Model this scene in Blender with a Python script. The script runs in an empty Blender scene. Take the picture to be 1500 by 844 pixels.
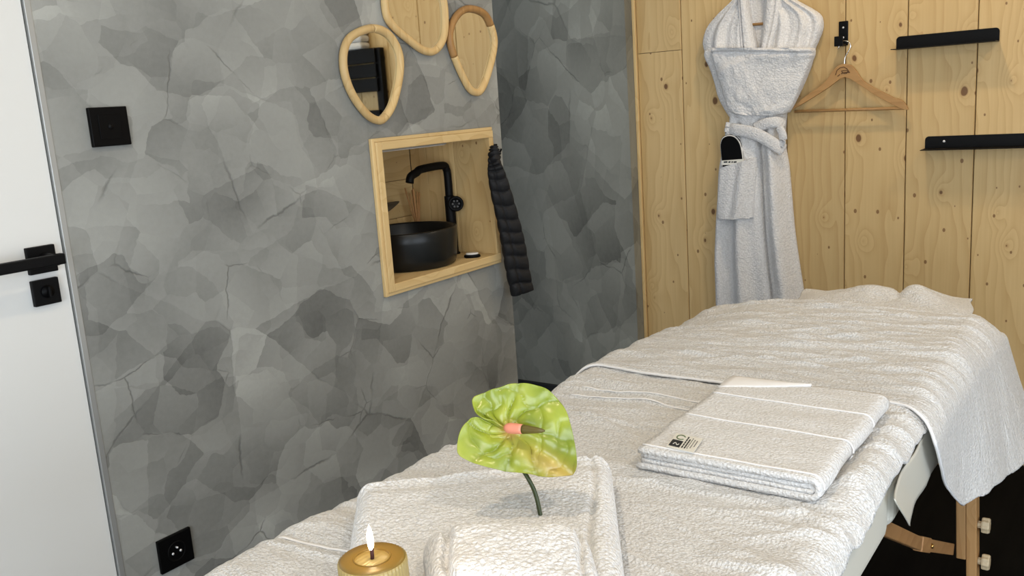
import bpy, bmesh, math, random
import numpy as np
from mathutils import Vector, Matrix

# ------------------------------------------------------------------ camera
SC = bpy.context.scene
COL = SC.collection
W, H, F = 1500, 844, 1325.0
CZ = 1.35
YAW, PITCH, ROLL = math.radians(35.74), math.radians(11.45), math.radians(-3.94)
_fw = np.array([-math.sin(YAW)*math.cos(PITCH), math.cos(YAW)*math.cos(PITCH), -math.sin(PITCH)])
_r = np.array([math.cos(YAW), math.sin(YAW), 0.0])
_u = np.cross(_r, _fw)
RT = math.cos(ROLL)*_r + math.sin(ROLL)*_u
UP = -math.sin(ROLL)*_r + math.cos(ROLL)*_u
CAM = np.array([0, 0, CZ])
cd = bpy.data.cameras.new('camera'); cam = bpy.data.objects.new('camera', cd); COL.objects.link(cam)
cd.sensor_width = 36.0; cd.lens = F/W*36.0; cd.clip_start = 0.02
m = Matrix(((RT[0], UP[0], -_fw[0], 0), (RT[1], UP[1], -_fw[1], 0), (RT[2], UP[2], -_fw[2], CZ), (0, 0, 0, 1)))
cam.matrix_world = m
SC.camera = cam

# ------------------------------------------------------------------ world, lights, exposure
SC.view_settings.view_transform = 'Standard'
SC.view_settings.look = 'None'
SC.view_settings.gamma = 1.0
SC.view_settings.use_curve_mapping = False
SC.view_settings.exposure = 0.22
wd = bpy.data.worlds.new('world'); SC.world = wd; wd.use_nodes = True
bg = wd.node_tree.nodes['Background']; bg.inputs[0].default_value = (0.72, 0.84, 1.0, 1); bg.inputs[1].default_value = 1.2

def area_light(name, loc, aim, sx, sy, power, color):
    l = bpy.data.lights.new(name, 'AREA'); l.shape = 'RECTANGLE'; l.size = sx; l.size_y = sy
    l.energy = power; l.color = color
    o = bpy.data.objects.new(name, l); COL.objects.link(o); o.location = loc
    o.rotation_euler = (Vector(aim)-Vector(loc)).to_track_quat('-Z', 'Y').to_euler()
    return o
# daylight for the unseen window added in the right-hand wall
area_light('added_window_daylight', (1.95, 0.15, 1.25), (-1.7, 0.15, 1.25), 2.2, 1.8, 44, (0.83, 0.91, 1.0))
# daylight for the unseen glazing added in the wall behind the camera
area_light('added_glazing_daylight', (0.45, -1.80, 1.15), (0.45, 2.0, 1.15), 1.9, 2.0, 72, (0.84, 0.92, 1.0))

# ------------------------------------------------------------------ pixel -> place helpers
def ray(p):
    return _fw + RT*((p[0]-W/2)/F) - UP*((p[1]-H/2)/F)
def on_x(p, X):
    d = ray(p); return CAM + d*(X/d[0])
def on_y(p, Y):
    d = ray(p); return CAM + d*(Y/d[1])
def on_z(p, Z):
    d = ray(p); return CAM + d*((Z-CZ)/d[2])

# ------------------------------------------------------------------ noise
def _hash(ix, iy, seed):
    n = (ix.astype(np.int64)*374761393 + iy.astype(np.int64)*668265263 + seed*1442695041) & 0xffffffff
    n = ((n ^ (n >> 13))*1274126177) & 0xffffffff
    return ((n ^ (n >> 16)) & 0xffff)/65535.0
def vnoise(x, y, seed=0):
    x = np.asarray(x, float); y = np.asarray(y, float)
    ix = np.floor(x); iy = np.floor(y); fx = x-ix; fy = y-iy
    fx = fx*fx*fx*(fx*(6*fx-15)+10); fy = fy*fy*fy*(fy*(6*fy-15)+10)
    a = _hash(ix, iy, seed); b = _hash(ix+1, iy, seed); c = _hash(ix, iy+1, seed); d = _hash(ix+1, iy+1, seed)
    return (a*(1-fx)+b*fx)*(1-fy)+(c*(1-fx)+d*fx)*fy - 0.5
def fbm(x, y, seed=0, oct=3):
    r = 0; a = 1.0
    for k in range(oct):
        r = r + a*vnoise(x*2**k, y*2**k, seed+17*k); a *= .5
    return r
def sstep(a, b, x):
    t = np.clip((np.asarray(x, float)-a)/(b-a), 0, 1); return t*t*(3-2*t)

# ------------------------------------------------------------------ materials
def mat(name, color=(.8, .8, .8), rough=.5, metal=0.0, spec=.5, **kw):
    mt = bpy.data.materials.new(name); mt.use_nodes = True
    b = mt.node_tree.nodes['Principled BSDF']
    b.inputs['Base Color'].default_value = (*color, 1); b.inputs['Roughness'].default_value = rough
    b.inputs['Metallic'].default_value = metal; b.inputs['Specular IOR Level'].default_value = spec
    for k, v in kw.items():
        b.inputs[k.replace('_', ' ')].default_value = v
    return mt
class NT:
    def __init__(s, mt): s.t = mt.node_tree; s.b = s.t.nodes['Principled BSDF']
    def n(s, typ, **kw):
        nd = s.t.nodes.new(typ)
        for k, v in kw.items(): setattr(nd, k, v)
        return nd
    def l(s, a, b): s.t.links.new(a, b)
    def math(s, op, a, b=None, c=None, clamp=False):
        nd = s.n('ShaderNodeMath', operation=op, use_clamp=clamp)
        for i, v in enumerate((a, b, c)):
            if v is None: continue
            if isinstance(v, (int, float)): nd.inputs[i].default_value = v
            else: s.l(v, nd.inputs[i])
        return nd.outputs[0]
    def coords(s, rot=(0, 0, 0), scale=(1, 1, 1), loc=(0, 0, 0), src='Object'):
        tc = s.n('ShaderNodeTexCoord'); mp = s.n('ShaderNodeMapping')
        mp.inputs['Rotation'].default_value = rot; mp.inputs['Scale'].default_value = scale; mp.inputs['Location'].default_value = loc
        s.l(tc.outputs[src], mp.inputs[0]); return mp.outputs[0]
    def noise(s, vec, scale, detail=3, rough=.5, dist=0):
        nd = s.n('ShaderNodeTexNoise'); nd.inputs['Scale'].default_value = scale; nd.inputs['Detail'].default_value = detail
        nd.inputs['Roughness'].default_value = rough; nd.inputs['Distortion'].default_value = dist
        s.l(vec, nd.inputs['Vector']); return nd
    def ramp(s, fac, stops, interp='LINEAR'):
        nd = s.n('ShaderNodeValToRGB'); cr = nd.color_ramp; cr.interpolation = interp
        while len(cr.elements) < len(stops): cr.elements.new(.5)
        for e, (p, c) in zip(cr.elements, stops):
            e.position = p; e.color = (*c, 1) if len(c) == 3 else c
        s.l(fac, nd.inputs[0]); return nd.outputs[0]
    def mix(s, fac, a, b, typ='MIX'):
        nd = s.n('ShaderNodeMix', data_type='RGBA', blend_type=typ)
        for i, v in ((0, fac), (6, a), (7, b)):
            if isinstance(v, (int, float)): nd.inputs[i].default_value = v
            elif isinstance(v, tuple): nd.inputs[i].default_value = (*v, 1)
            else: s.l(v, nd.inputs[i])
        return nd.outputs[2]
    def bump(s, h, strength=.3, dist=.01):
        nd = s.n('ShaderNodeBump'); nd.inputs['Strength'].default_value = strength; nd.inputs['Distance'].default_value = dist
        s.l(h, nd.inputs['Height']); s.l(nd.outputs[0], s.b.inputs['Normal']); return nd

def make_plaster(name, base, contrast, seed, stretch=1.0, smears=()):
    """hand-trowelled plaster: overlapping angular strokes, each fading towards one side"""
    mt = mat(name, base, .62, 0, .3); t = NT(mt)
    tc = t.n('ShaderNodeTexCoord'); sp = t.n('ShaderNodeSeparateXYZ'); t.l(tc.outputs['Object'], sp.inputs[0])
    pv = t.n('ShaderNodeCombineXYZ'); t.l(t.math('ADD', sp.outputs[0], sp.outputs[1]), pv.inputs[0]); t.l(t.math('MULTIPLY', sp.outputs[2], stretch), pv.inputs[1])
    flat = pv.outputs[0]
    warp = t.noise(flat, 9.0, 4, .6)
    wv = t.n('ShaderNodeVectorMath', operation='MULTIPLY_ADD'); t.l(warp.outputs['Color'], wv.inputs[0])
    wv.inputs[1].default_value = (.045, .045, 0); t.l(flat, wv.inputs[2])
    val = None; edges = None
    layers = [(.5, 4.0, .60, 'EUCLIDEAN'), (-.35, 6.6, .70, 'CHEBYCHEV'), (.95, 9.0, .62, 'CHEBYCHEV'), (.2, 14.0, .42, 'EUCLIDEAN')]
    for i, (rot, sc, amp, metric) in enumerate(layers):
        mp = t.n('ShaderNodeMapping'); mp.inputs['Rotation'].default_value = (0, 0, rot)
        mp.inputs['Location'].default_value = (seed*1.7+i*3.1, seed*.9+i, 0); mp.inputs['Scale'].default_value = (.72, .86, 1)
        t.l(wv.outputs[0], mp.inputs[0])
        vo = t.n('ShaderNodeTexVoronoi', feature='F1', voronoi_dimensions='2D', distance=metric); vo.inputs['Scale'].default_value = sc; t.l(mp.outputs[0], vo.inputs['Vector'])
        sep = t.n('ShaderNodeSeparateColor'); t.l(vo.outputs['Color'], sep.inputs[0])
        dv = t.n('ShaderNodeVectorMath', operation='SUBTRACT'); t.l(mp.outputs[0], dv.inputs[0]); t.l(vo.outputs['Position'], dv.inputs[1])
        ang = t.math('MULTIPLY', sep.outputs[1], 6.283)
        dd = t.n('ShaderNodeSeparateXYZ'); t.l(dv.outputs[0], dd.inputs[0])
        g = t.math('ADD', t.math('MULTIPLY', dd.outputs[0], t.math('COSINE', ang)), t.math('MULTIPLY', dd.outputs[1], t.math('SINE', ang)))
        d1 = t.math('MULTIPLY', t.math('ADD', t.math('SUBTRACT', sep.outputs[0], .5), t.math('MULTIPLY', g, sc*.75)), amp)
        val = d1 if val is None else t.math('ADD', val, d1)
        if i < 2:
            ve = t.n('ShaderNodeTexVoronoi', feature='DISTANCE_TO_EDGE', voronoi_dimensions='2D'); ve.inputs['Scale'].default_value = sc; t.l(mp.outputs[0], ve.inputs['Vector'])
            thin = t.math('SUBTRACT', 1.0, t.math('MULTIPLY', ve.outputs['Distance'], 75.0), clamp=True)
            msk = t.noise(flat, 4.5+i*2.1, 2)
            e = t.math('MULTIPLY', thin, t.math('MULTIPLY', t.math('SUBTRACT', msk.outputs[0], .54), 9.0, clamp=True))
            edges = e if edges is None else t.math('MAXIMUM', edges, e)
    fine = t.noise(flat, 70, 5, .65); mid = t.noise(flat, 2.0, 3, .5)
    val = t.math('ADD', val, t.math('MULTIPLY', t.math('SUBTRACT', fine.outputs[0], .5), .55))
    val = t.math('ADD', val, t.math('MULTIPLY', t.math('SUBTRACT', mid.outputs[0], .5), .9))
    rag = t.noise(flat, 22, 4, .65)
    for (cy, cz, ry, rz, amt) in smears:
        q = t.n('ShaderNodeVectorMath', operation='SUBTRACT'); t.l(flat, q.inputs[0]); q.inputs[1].default_value = (cy, cz*stretch, 0)
        q2 = t.n('ShaderNodeVectorMath', operation='MULTIPLY'); t.l(q.outputs[0], q2.inputs[0]); q2.inputs[1].default_value = (1/ry, 1/rz, 0)
        ln = t.n('ShaderNodeVectorMath', operation='LENGTH'); t.l(q2.outputs[0], ln.inputs[0])
        mk = t.math('MULTIPLY', t.math('SUBTRACT', t.math('ADD', 1.0, t.math('MULTIPLY', t.math('SUBTRACT', rag.outputs[0], .5), 1.6)), ln.outputs['Value']), 6.0, clamp=True)
        val = t.math('SUBTRACT', val, t.math('MULTIPLY', mk, amt))
    fac = t.math('ADD', t.math('MULTIPLY', val, contrast), .52, clamp=True)
    c = np.array(base)
    col = t.ramp(fac, [(0, tuple(c*.45)), (.3, tuple(c*.76)), (.55, tuple(c)), (.8, tuple(c*1.2)), (1, tuple(c*1.5))])
    col = t.mix(t.math('MULTIPLY', edges, .65), col, tuple(c*.30))
    t.l(col, t.b.inputs['Base Color'])
    rr = t.math('SUBTRACT', .74, t.math('MULTIPLY', fac, .22)); t.l(rr, t.b.inputs['Roughness'])
    t.bump(t.math('ADD', t.math('MULTIPLY', val, .5), t.math('MULTIPLY', edges, -.6)), .35, .004)
    return mt

def make_pine(name, axis, base=(.63, .445, .205), dark=(.48, .30, .115), knot_scale=4.6, knots=True):
    """axis = grain direction of the board in object space"""
    mt = mat(name, base, .48, 0, .35); t = NT(mt)
    tc = t.n('ShaderNodeTexCoord'); sp = t.n('ShaderNodeSeparateXYZ'); t.l(tc.outputs['Object'], sp.inputs[0])
    oi = t.n('ShaderNodeObjectInfo')
    ax = {'X': 0, 'Y': 1, 'Z': 2}[axis]; oth = [i for i in range(3) if i != ax]
    rnd = oi.outputs['Random']
    L = t.math('ADD', sp.outputs[ax], t.math('MULTIPLY', rnd, 37.0))
    A = t.math('ADD', t.math('ADD', sp.outputs[oth[0]], sp.outputs[oth[1]]), t.math('MULTIPLY', rnd, 11.0))
    cv = t.n('ShaderNodeCombineXYZ'); t.l(A, cv.inputs[0]); t.l(L, cv.inputs[1])
    vo = t.n('ShaderNodeTexVoronoi', feature='F1', voronoi_dimensions='2D'); vo.inputs['Scale'].default_value = knot_scale
    mpk = t.n('ShaderNodeMapping'); mpk.inputs['Scale'].default_value = (1.25, .85, 1); t.l(cv.outputs[0], mpk.inputs[0])
    nz = t.noise(mpk.outputs[0], 9, 2)
    kv = t.n('ShaderNodeVectorMath', operation='MULTIPLY_ADD'); t.l(nz.outputs['Color'], kv.inputs[0]); kv.inputs[1].default_value = (.02, .02, 0); t.l(mpk.outputs[0], kv.inputs[2])
    t.l(kv.outputs[0], vo.inputs['Vector'])
    sc = t.n('ShaderNodeSeparateColor'); t.l(vo.outputs['Color'], sc.inputs[0])
    d = vo.outputs['Distance']
    near = t.math('SUBTRACT', 1.0, t.math('MULTIPLY', d, 3.0), clamp=True)
    near2 = t.math('MULTIPLY', near, near)
    # stretched low frequency wander + bulge round the knots
    mpl = t.n('ShaderNodeMapping'); mpl.inputs['Scale'].default_value = (3.2, .55, 1); t.l(cv.outputs[0], mpl.inputs[0])
    wander = t.noise(mpl.outputs[0], 1.6, 3, .5)
    ph = t.math('ADD', t.math('MULTIPLY', A, 9.0), t.math('MULTIPLY', wander.outputs[0], 3.2))
    ph = t.math('ADD', ph, t.math('MULTIPLY', near2, 1.1))
    ring = t.math('FRACT', t.math('MULTIPLY', ph, 2.6))
    ring = t.math('POWER', ring, 2.2)
    mpf = t.n('ShaderNodeMapping'); mpf.inputs['Scale'].default_value = (120, 3.0, 1); t.l(cv.outputs[0], mpf.inputs[0])
    fib = t.noise(mpf.outputs[0], 1.0, 3, .6)
    f = t.math('ADD', t.math('MULTIPLY', ring, .50), t.math('MULTIPLY', t.math('SUBTRACT', fib.outputs[0], .35), .6), clamp=True)
    col = t.mix(f, base, dark)
    tone = t.math('ADD', .88, t.math('MULTIPLY', rnd, .22))
    tv = t.n('ShaderNodeCombineXYZ'); [t.l(tone, tv.inputs[i]) for i in range(3)]
    col = t.mix(1.0, col, tv.outputs[0], 'MULTIPLY')
    if knots:
        size = t.math('MULTIPLY', t.math('SUBTRACT', sc.outputs[0], .25), .085)
        k = t.math('SUBTRACT', size, d)
        km = t.math('MULTIPLY', k, 75.0, clamp=True)
        halo = t.math('MULTIPLY', t.math('ADD', k, .03), 22.0, clamp=True)
        halo = t.math('MULTIPLY', halo, t.math('GREATER_THAN', sc.outputs[0], .3))
        col = t.mix(t.math('MULTIPLY', halo, .45), col, (.36, .18, .055))
        col = t.mix(t.math('MULTIPLY', km, .88), col, (.13, .055, .018))
        # small pin knots
        v2 = t.n('ShaderNodeTexVoronoi', feature='F1', voronoi_dimensions='2D'); v2.inputs['Scale'].default_value = knot_scale*2.3; t.l(mpk.outputs[0], v2.inputs['Vector'])
        s2 = t.n('ShaderNodeSeparateColor'); t.l(v2.outputs['Color'], s2.inputs[0])
        k2 = t.math('MULTIPLY', t.math('SUBTRACT', t.math('MULTIPLY', t.math('SUBTRACT', s2.outputs[1], .42), .13), v2.outputs['Distance']), 60, clamp=True)
        col = t.mix(t.math('MULTIPLY', k2, .8), col, (.16, .065, .02))
    t.l(col, t.b.inputs['Base Color'])
    t.bump(f, .12, .002)
    return mt

def make_terry(name, color, scale=420, strength=.9, crinkle=0.0, loops=1.0):
    mt = mat(name, color, .95, 0, .1); t = NT(mt)
    t.b.inputs['Sheen Weight'].default_value = .2; t.b.inputs['Sheen Roughness'].default_value = .6
    tc = t.n('ShaderNodeTexCoord')
    a = t.noise(tc.outputs['Object'], scale, 2, .6)
    vo = t.n('ShaderNodeTexVoronoi', feature='F1'); vo.inputs['Scale'].default_value = scale*.5; t.l(tc.outputs['Object'], vo.inputs['Vector'])
    h = t.math('ADD', t.math('MULTIPLY', a.outputs[0], .7*loops), t.math('MULTIPLY', t.math('SUBTRACT', .6, vo.outputs['Distance']), .9*loops))
    big = t.noise(tc.outputs['Object'], 55, 3, .6)
    h2 = t.math('ADD', h, t.math('MULTIPLY', big.outputs[0], .65))
    if crinkle:
        mp = t.n('ShaderNodeMapping'); mp.inputs['Scale'].default_value = (1, 4.5, 1); mp.inputs['Rotation'].default_value = (0, 0, .12); t.l(tc.outputs['Object'], mp.inputs[0])
        cr = t.noise(mp.outputs[0], 17, 4, .62, .6)
        rd = t.math('SUBTRACT', 1.0, t.math('MULTIPLY', t.math('ABSOLUTE', t.math('SUBTRACT', cr.outputs[0], .5)), 5.0), clamp=True)
        h2 = t.math('ADD', h2, t.math('MULTIPLY', rd, crinkle))
    c = np.array(color)
    col = t.ramp(h, [(.25, tuple(c*.84)), (.75, tuple(c))])
    t.l(col, t.b.inputs['Base Color'])
    t.bump(h2, strength, .0032)
    return mt

M = {}
SMEARS = []
for _p, _ry, _rz, _a in (((195, 575), .085, .05, .75), ((160, 590), .035, .07, .7), ((170, 660), .03, .12, .6), ((240, 408), .05, .045, .6), ((285, 165), .035, .13, .5), ((190, 712), .05, .10, .45)):
    _q = on_x(_p, -1.7); SMEARS.append((-1.7+_q[1], _q[2], _ry, _rz, _a))
M['plaster'] = make_plaster('trowelled_plaster', (.258, .262, .244), .40, 1.0, smears=SMEARS)
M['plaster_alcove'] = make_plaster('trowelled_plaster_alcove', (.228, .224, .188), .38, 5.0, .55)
M['pineZ'] = make_pine('pine_vertical', 'Z', knot_scale=4.4)
M['pineY'] = make_pine('pine_along_y', 'Y', knot_scale=5.0)
M['pineX'] = make_pine('pine_along_x', 'X', knot_scale=5.0)
M['pine_clear'] = make_pine('pine_trim', 'Z', (.68, .50, .245), (.55, .36, .15), knots=False)
M['pine_clearY'] = make_pine('pine_trim_y', 'Y', (.68, .50, .245), (.55, .36, .15), knots=False)
M['beech'] = make_pine('beech', 'X', (.40, .225, .085), (.29, .15, .05), knots=False)
M['beechZ'] = make_pine('beech_leg', 'Z', (.43, .245, .10), (.33, .17, .06), knots=False)
M['beechY'] = make_pine('beech_brace', 'Y', (.36, .19, .075), (.27, .13, .045), knots=False)
M['knob'] = mat('light_knob_wood', (.55, .44, .28), .5)
M['rattan'] = make_pine('pale_bent_wood', 'Z', (.66, .47, .22), (.52, .32, .12), knots=False)
M['rattan_dark'] = make_pine('brown_bent_wood', 'Z', (.44, .24, .085), (.30, .15, .05), knots=False)
M['mirror'] = mat('mirror_glass', (.72, .74, .72), .02, 1.0)
M['terry'] = make_terry('white_terry', (.80, .79, .77), 420, .9, .55, 1.3)
M['terry_sheet'] = make_terry('white_terry_sheet', (.80, .79, .77), 420, .85, 1.0)
M['terry_fold'] = make_terry('white_terry_folded', (.81, .80, .785), 420, .8, .3)
M['terry_near'] = make_terry('white_terry_near', (.84, .835, .825), 380, .9, 0, 1.3)
M['terry_robe'] = make_terry('white_robe_terry', (.80, .785, .77), 300, .8)
M['dobby'] = mat('white_woven_band', (.84, .83, .82), .8, 0, .2)
M['vinyl'] = mat('off_white_vinyl', (.62, .60, .52), .5, 0, .4)
M['black'] = mat('matt_black_metal', (.003, .003, .0033), .5, 0, .12)
M['black_plastic'] = mat('black_plastic', (.002, .002, .0022), .45, 0, .1)
M['basin'] = mat('black_ceramic', (.007, .008, .008), .33, 0, .3)
M['white_paint'] = mat('white_door_paint', (.66, .66, .635), .45, 0, .4)
M['wall_white'] = mat('white_wall_paint', (.74, .72, .68), .8)
M['alu'] = mat('grey_aluminium', (.45, .46, .45), .4, .6)
M['steel'] = mat('polished_steel', (.75, .72, .68), .18, 1.0)
M['white_dot'] = mat('bright_metal_pin', (.85, .85, .85), .3, .3)
M['dark_fabric'] = mat('black_quilted_fabric', (.011, .011, .012), .7, 0, .3)
t = NT(M['dark_fabric']); t.bump(t.noise(t.coords(), 240, 3).outputs[0], .3, .002)
M['floor'] = mat('dark_floor', (.004, .004, .004), .9, 0, .04)
t = NT(M['floor']); nz = t.noise(t.coords(scale=(1, .08, 1)), 30, 4); t.l(t.ramp(nz.outputs[0], [(.3, (.003, .003, .003)), (.7, (.006, .0055, .005))]), t.b.inputs['Base Color'])
M['base_dark'] = mat('dark_skirting', (.008, .008, .008), .6)
M['ink'] = mat('black_print', (.008, .012, .016), .7)
M['ink_soft'] = mat('grey_print', (.10, .10, .10), .8)
M['ink_green'] = mat('green_print', (.14, .18, .10), .8)
M['ink_brown'] = mat('burnt_engraving', (.085, .035, .012), .8)
M['tag'] = mat('cream_tag_fabric', (.72, .70, .63), .85)
M['reed'] = mat('reed_stick', (.40, .20, .07), .7)
M['leaf_dark'] = mat('dark_dried_leaf', (.055, .04, .022), .6)
M['soap_white'] = mat('white_soap', (.75, .72, .66), .4)
M['glass_pane'] = bpy.data.materials.new('window_glass'); M['glass_pane'].use_nodes = True
nt = M['glass_pane'].node_tree; nt.nodes.clear()
_o = nt.nodes.new('ShaderNodeOutputMaterial'); _m = nt.nodes.new('ShaderNodeMixShader'); _a = nt.nodes.new('ShaderNodeBsdfTransparent'); _g = nt.nodes.new('ShaderNodeBsdfGlossy')
_g.inputs['Roughness'].default_value = .02; _m.inputs[0].default_value = .07
nt.links.new(_a.outputs[0], _m.inputs[1]); nt.links.new(_g.outputs[0], _m.inputs[2]); nt.links.new(_m.outputs[0], _o.inputs[0])

# gold candle
M['wax'] = mat('golden_wax', (.20, .125, .022), .32, 0, .5)
M['wax'].node_tree.nodes['Principled BSDF'].inputs['Subsurface Weight'].default_value = .25
M['wax'].node_tree.nodes['Principled BSDF'].inputs['Subsurface Radius'].default_value = (.02, .012, .004)
M['flute'] = mat('ribbed_gold_glass', (.36, .27, .10), .3, 0, .6)
M['wick'] = mat('charred_wick', (.05, .012, .01), .8)
M['flame'] = mat('flame', (1, .8, .5), .5)
_b = M['flame'].node_tree.nodes['Principled BSDF']; _b.inputs['Emission Color'].default_value = (1, .83, .55, 1); _b.inputs['Emission Strength'].default_value = 9
M['lamp_disc'] = mat('warm_lamp_diffuser', (1, .9, .75), .5)
_b = M['lamp_disc'].node_tree.nodes['Principled BSDF']; _b.inputs['Emission Color'].default_value = (1, .82, .58, 1); _b.inputs['Emission Strength'].default_value = 6

# ------------------------------------------------------------------ mesh helpers
def empty(name, loc, label=None, cat=None, group=None):
    o = bpy.data.objects.new(name, None); COL.objects.link(o); o.location = loc; o.empty_display_size = .05
    if label: tag(o, label, cat, group)
    return o
def tag(o, label, cat, group=None):
    o['label'] = label; o['category'] = cat
    if group: o['group'] = group
    return o
def struct(o):
    o['kind'] = 'structure'; return o
def parent_to(o, p):
    if p is None: return o
    o.parent = p
    o.matrix_parent_inverse = Matrix.Identity(4)
    pw = p.location.copy(); q = p.parent
    while q is not None: pw += q.location; q = q.parent
    o.location = Vector(o.location)-pw
    return o
def mesh(name, verts, faces, material, parent=None, smooth=False, origin=None, bevel=0, seg=2, solid=0, subsurf=0, angle=None):
    """verts in world space; the object's origin is put at `origin` (default: bottom centre of the bounds)"""
    v = np.array([tuple(x) for x in verts], float)
    if origin is None:
        lo, hi = v.min(0), v.max(0); origin = np.array([(lo[0]+hi[0])/2, (lo[1]+hi[1])/2, lo[2]])
    origin = np.array(origin, float)
    me = bpy.data.meshes.new(name); me.from_pydata([tuple(x) for x in (v-origin)], [], faces); me.update()
    bm = bmesh.new(); bm.from_mesh(me); bmesh.ops.recalc_face_normals(bm, faces=bm.faces); bm.to_mesh(me); bm.free()
    o = bpy.data.objects.new(name, me); COL.objects.link(o); o.location = origin
    me.materials.append(M[material] if isinstance(material, str) else material)
    if smooth:
        for p in me.polygons: p.use_smooth = True
    if solid:
        md = o.modifiers.new('thick', 'SOLIDIFY'); md.thickness = solid; md.offset = 0
    if bevel:
        md = o.modifiers.new('bevel', 'BEVEL'); md.width = bevel; md.segments = seg; md.limit_method = 'ANGLE'; md.angle_limit = math.radians(40)
    if subsurf:
        md = o.modifiers.new('sub', 'SUBSURF'); md.levels = subsurf; md.render_levels = subsurf
    return parent_to(o, parent)
BF = [(0, 3, 2, 1), (4, 5, 6, 7), (0, 1, 5, 4), (1, 2, 6, 5), (2, 3, 7, 6), (3, 0, 4, 7)]
def boxv(lo, hi):
    (a, b, c), (d, e, f) = lo, hi
    return [(a, b, c), (d, b, c), (d, e, c), (a, e, c), (a, b, f), (d, b, f), (d, e, f), (a, e, f)]
def box(name, lo, hi, material, parent=None, bevel=0, seg=2):
    return mesh(name, boxv(lo, hi), BF, material, parent, bevel=bevel, seg=seg)
def boxes(name, lst, material, parent=None, bevel=0):
    V = []; Fc = []
    for lo, hi in lst:
        k = len(V); V += boxv(lo, hi); Fc += [tuple(i+k for i in f) for f in BF]
    return mesh(name, V, Fc, material, parent, bevel=bevel)
def beam(name, p, q, wide, thick, wdir, material, parent=None, bevel=.002):
    p = Vector(p); q = Vector(q); d = (q-p).normalized(); wv = Vector(wdir); wv = (wv-d*wv.dot(d)).normalized(); tv = d.cross(wv)
    V = []
    for c in (p, q):
        for a, b in ((-1, -1), (1, -1), (1, 1), (-1, 1)): V.append(c+wv*(a*wide/2)+tv*(b*thick/2))
    return mesh(name, V, BF, material, parent, bevel=bevel)
def smooth_path(pts, n, closed=False):
    P = np.array([tuple(p) for p in pts], float); k = len(P); out = []
    segs = k if closed else k-1
    for i in range(segs):
        p0 = P[(i-1) % k] if (closed or i > 0) else 2*P[0]-P[1]
        p1 = P[i]; p2 = P[(i+1) % k]; p3 = P[(i+2) % k] if (closed or i+2 < k) else 2*P[-1]-P[-2]
        for j in range(n):
            t = j/n
            out.append(.5*((2*p1)+(-p0+p2)*t+(2*p0-5*p1+4*p2-p3)*t*t+(-p0+3*p1-3*p2+p3)*t**3))
    if not closed: out.append(P[-1])
    return np.array(out)
def tube(name, pts, rad, material, parent=None, nseg=12, closed=False, flat=None, up=None, smooth=True, caps=True):
    """sweep; rad scalar or list; flat=(a,b) scales section along side and up directions"""
    P = np.array([tuple(p) for p in pts], float); n = len(P)
    R = np.full(n, rad, float) if np.isscalar(rad) else np.array(rad, float)
    V = []; Fc = []; upv = np.array(up if up is not None else (0, 0, 1), float)
    prev = None
    for i in range(n):
        a = P[(i-1) % n] if (closed or i > 0) else P[i]; b = P[(i+1) % n] if (closed or i < n-1) else P[i]
        d = b-a; d /= np.linalg.norm(d)+1e-12
        u0 = upv if up is not None else (prev if prev is not None else upv)
        if abs(np.dot(d, u0)) > .97 and prev is None: u0 = np.array((1., 0, 0))
        s = np.cross(d, u0); s /= np.linalg.norm(s)+1e-12; w = np.cross(s, d)
        if up is None: prev = w
        fa, fb = flat if flat else (1, 1)
        for j in range(nseg):
            t = 2*math.pi*j/nseg
            V.append(P[i]+R[i]*(s*math.cos(t)*fa+w*math.sin(t)*fb))
    for i in range(n if closed else n-1):
        for j in range(nseg):
            a = i*nseg+j; b = i*nseg+(j+1) % nseg; k = ((i+1) % n)*nseg
            Fc.append((a, b, k+(j+1) % nseg, k+j))
    if not closed and caps:
        Fc.append(tuple(range(nseg))); Fc.append(tuple((n-1)*nseg+j for j in range(nseg)))
    return mesh(name, V, Fc, material, parent, smooth=smooth)
def lathe(name, prof, centre, material, parent=None, n=64, smooth=True, axis=None, ripple=None):
    """prof list of (r,h)"""
    V = []; Fc = []
    for (r, h) in prof:
        for j in range(n):
            a = 2*math.pi*j/n; rr = r*(1+(ripple(a, h) if ripple else 0))
            V.append((rr*math.cos(a), rr*math.sin(a), h))
    for i in range(len(prof)-1):
        for j in range(n):
            Fc.append((i*n+j, i*n+(j+1) % n, (i+1)*n+(j+1) % n, (i+1)*n+j))
    if prof[0][0] > 1e-6: Fc.append(tuple(range(n)))
    if prof[-1][0] > 1e-6: Fc.append(tuple((len(prof)-1)*n+j for j in range(n)))
    V = np.array(V)
    if axis is not None:
        q = Vector((0, 0, 1)).rotation_difference(Vector(axis)).to_matrix(); V = V @ np.array(q).T
    V = V+np.array(centre)
    return mesh(name, V, Fc, material, parent, smooth=smooth)
def prism(name, outline, depth_vec, material, parent=None, bevel=0, smooth=False, seg=2):
    """outline: 3D points of one face; extruded by depth_vec"""
    A = [np.array(tuple(p), float) for p in outline]; dv = np.array(depth_vec, float); n = len(A)
    V = A+[a+dv for a in A]
    Fc = [tuple(range(n)), tuple(range(2*n-1, n-1, -1))]+[(i, (i+1) % n, n+(i+1) % n, n+i) for i in range(n)]
    return mesh(name, V, Fc, material, parent, bevel=bevel, smooth=smooth, seg=seg)
def grid_mesh(name, P, material, parent=None, closed_u=False, solid=0, smooth=True, subsurf=0, origin=None):
    """P array [nv, nu, 3]"""
    nv, nu = P.shape[:2]
    idx = np.arange(nv*nu).reshape(nv, nu); Fc = []
    for i in range(nv-1):
        for j in range(nu if closed_u else nu-1):
            j2 = (j+1) % nu
            Fc.append((idx[i, j], idx[i, j2], idx[i+1, j2], idx[i+1, j]))
    Fc = [tuple(int(k) for k in f) for f in Fc]
    o = mesh(name, P.reshape(-1, 3), Fc, material, parent, smooth=smooth, solid=solid, subsurf=subsurf, origin=origin)
    return o
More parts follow.
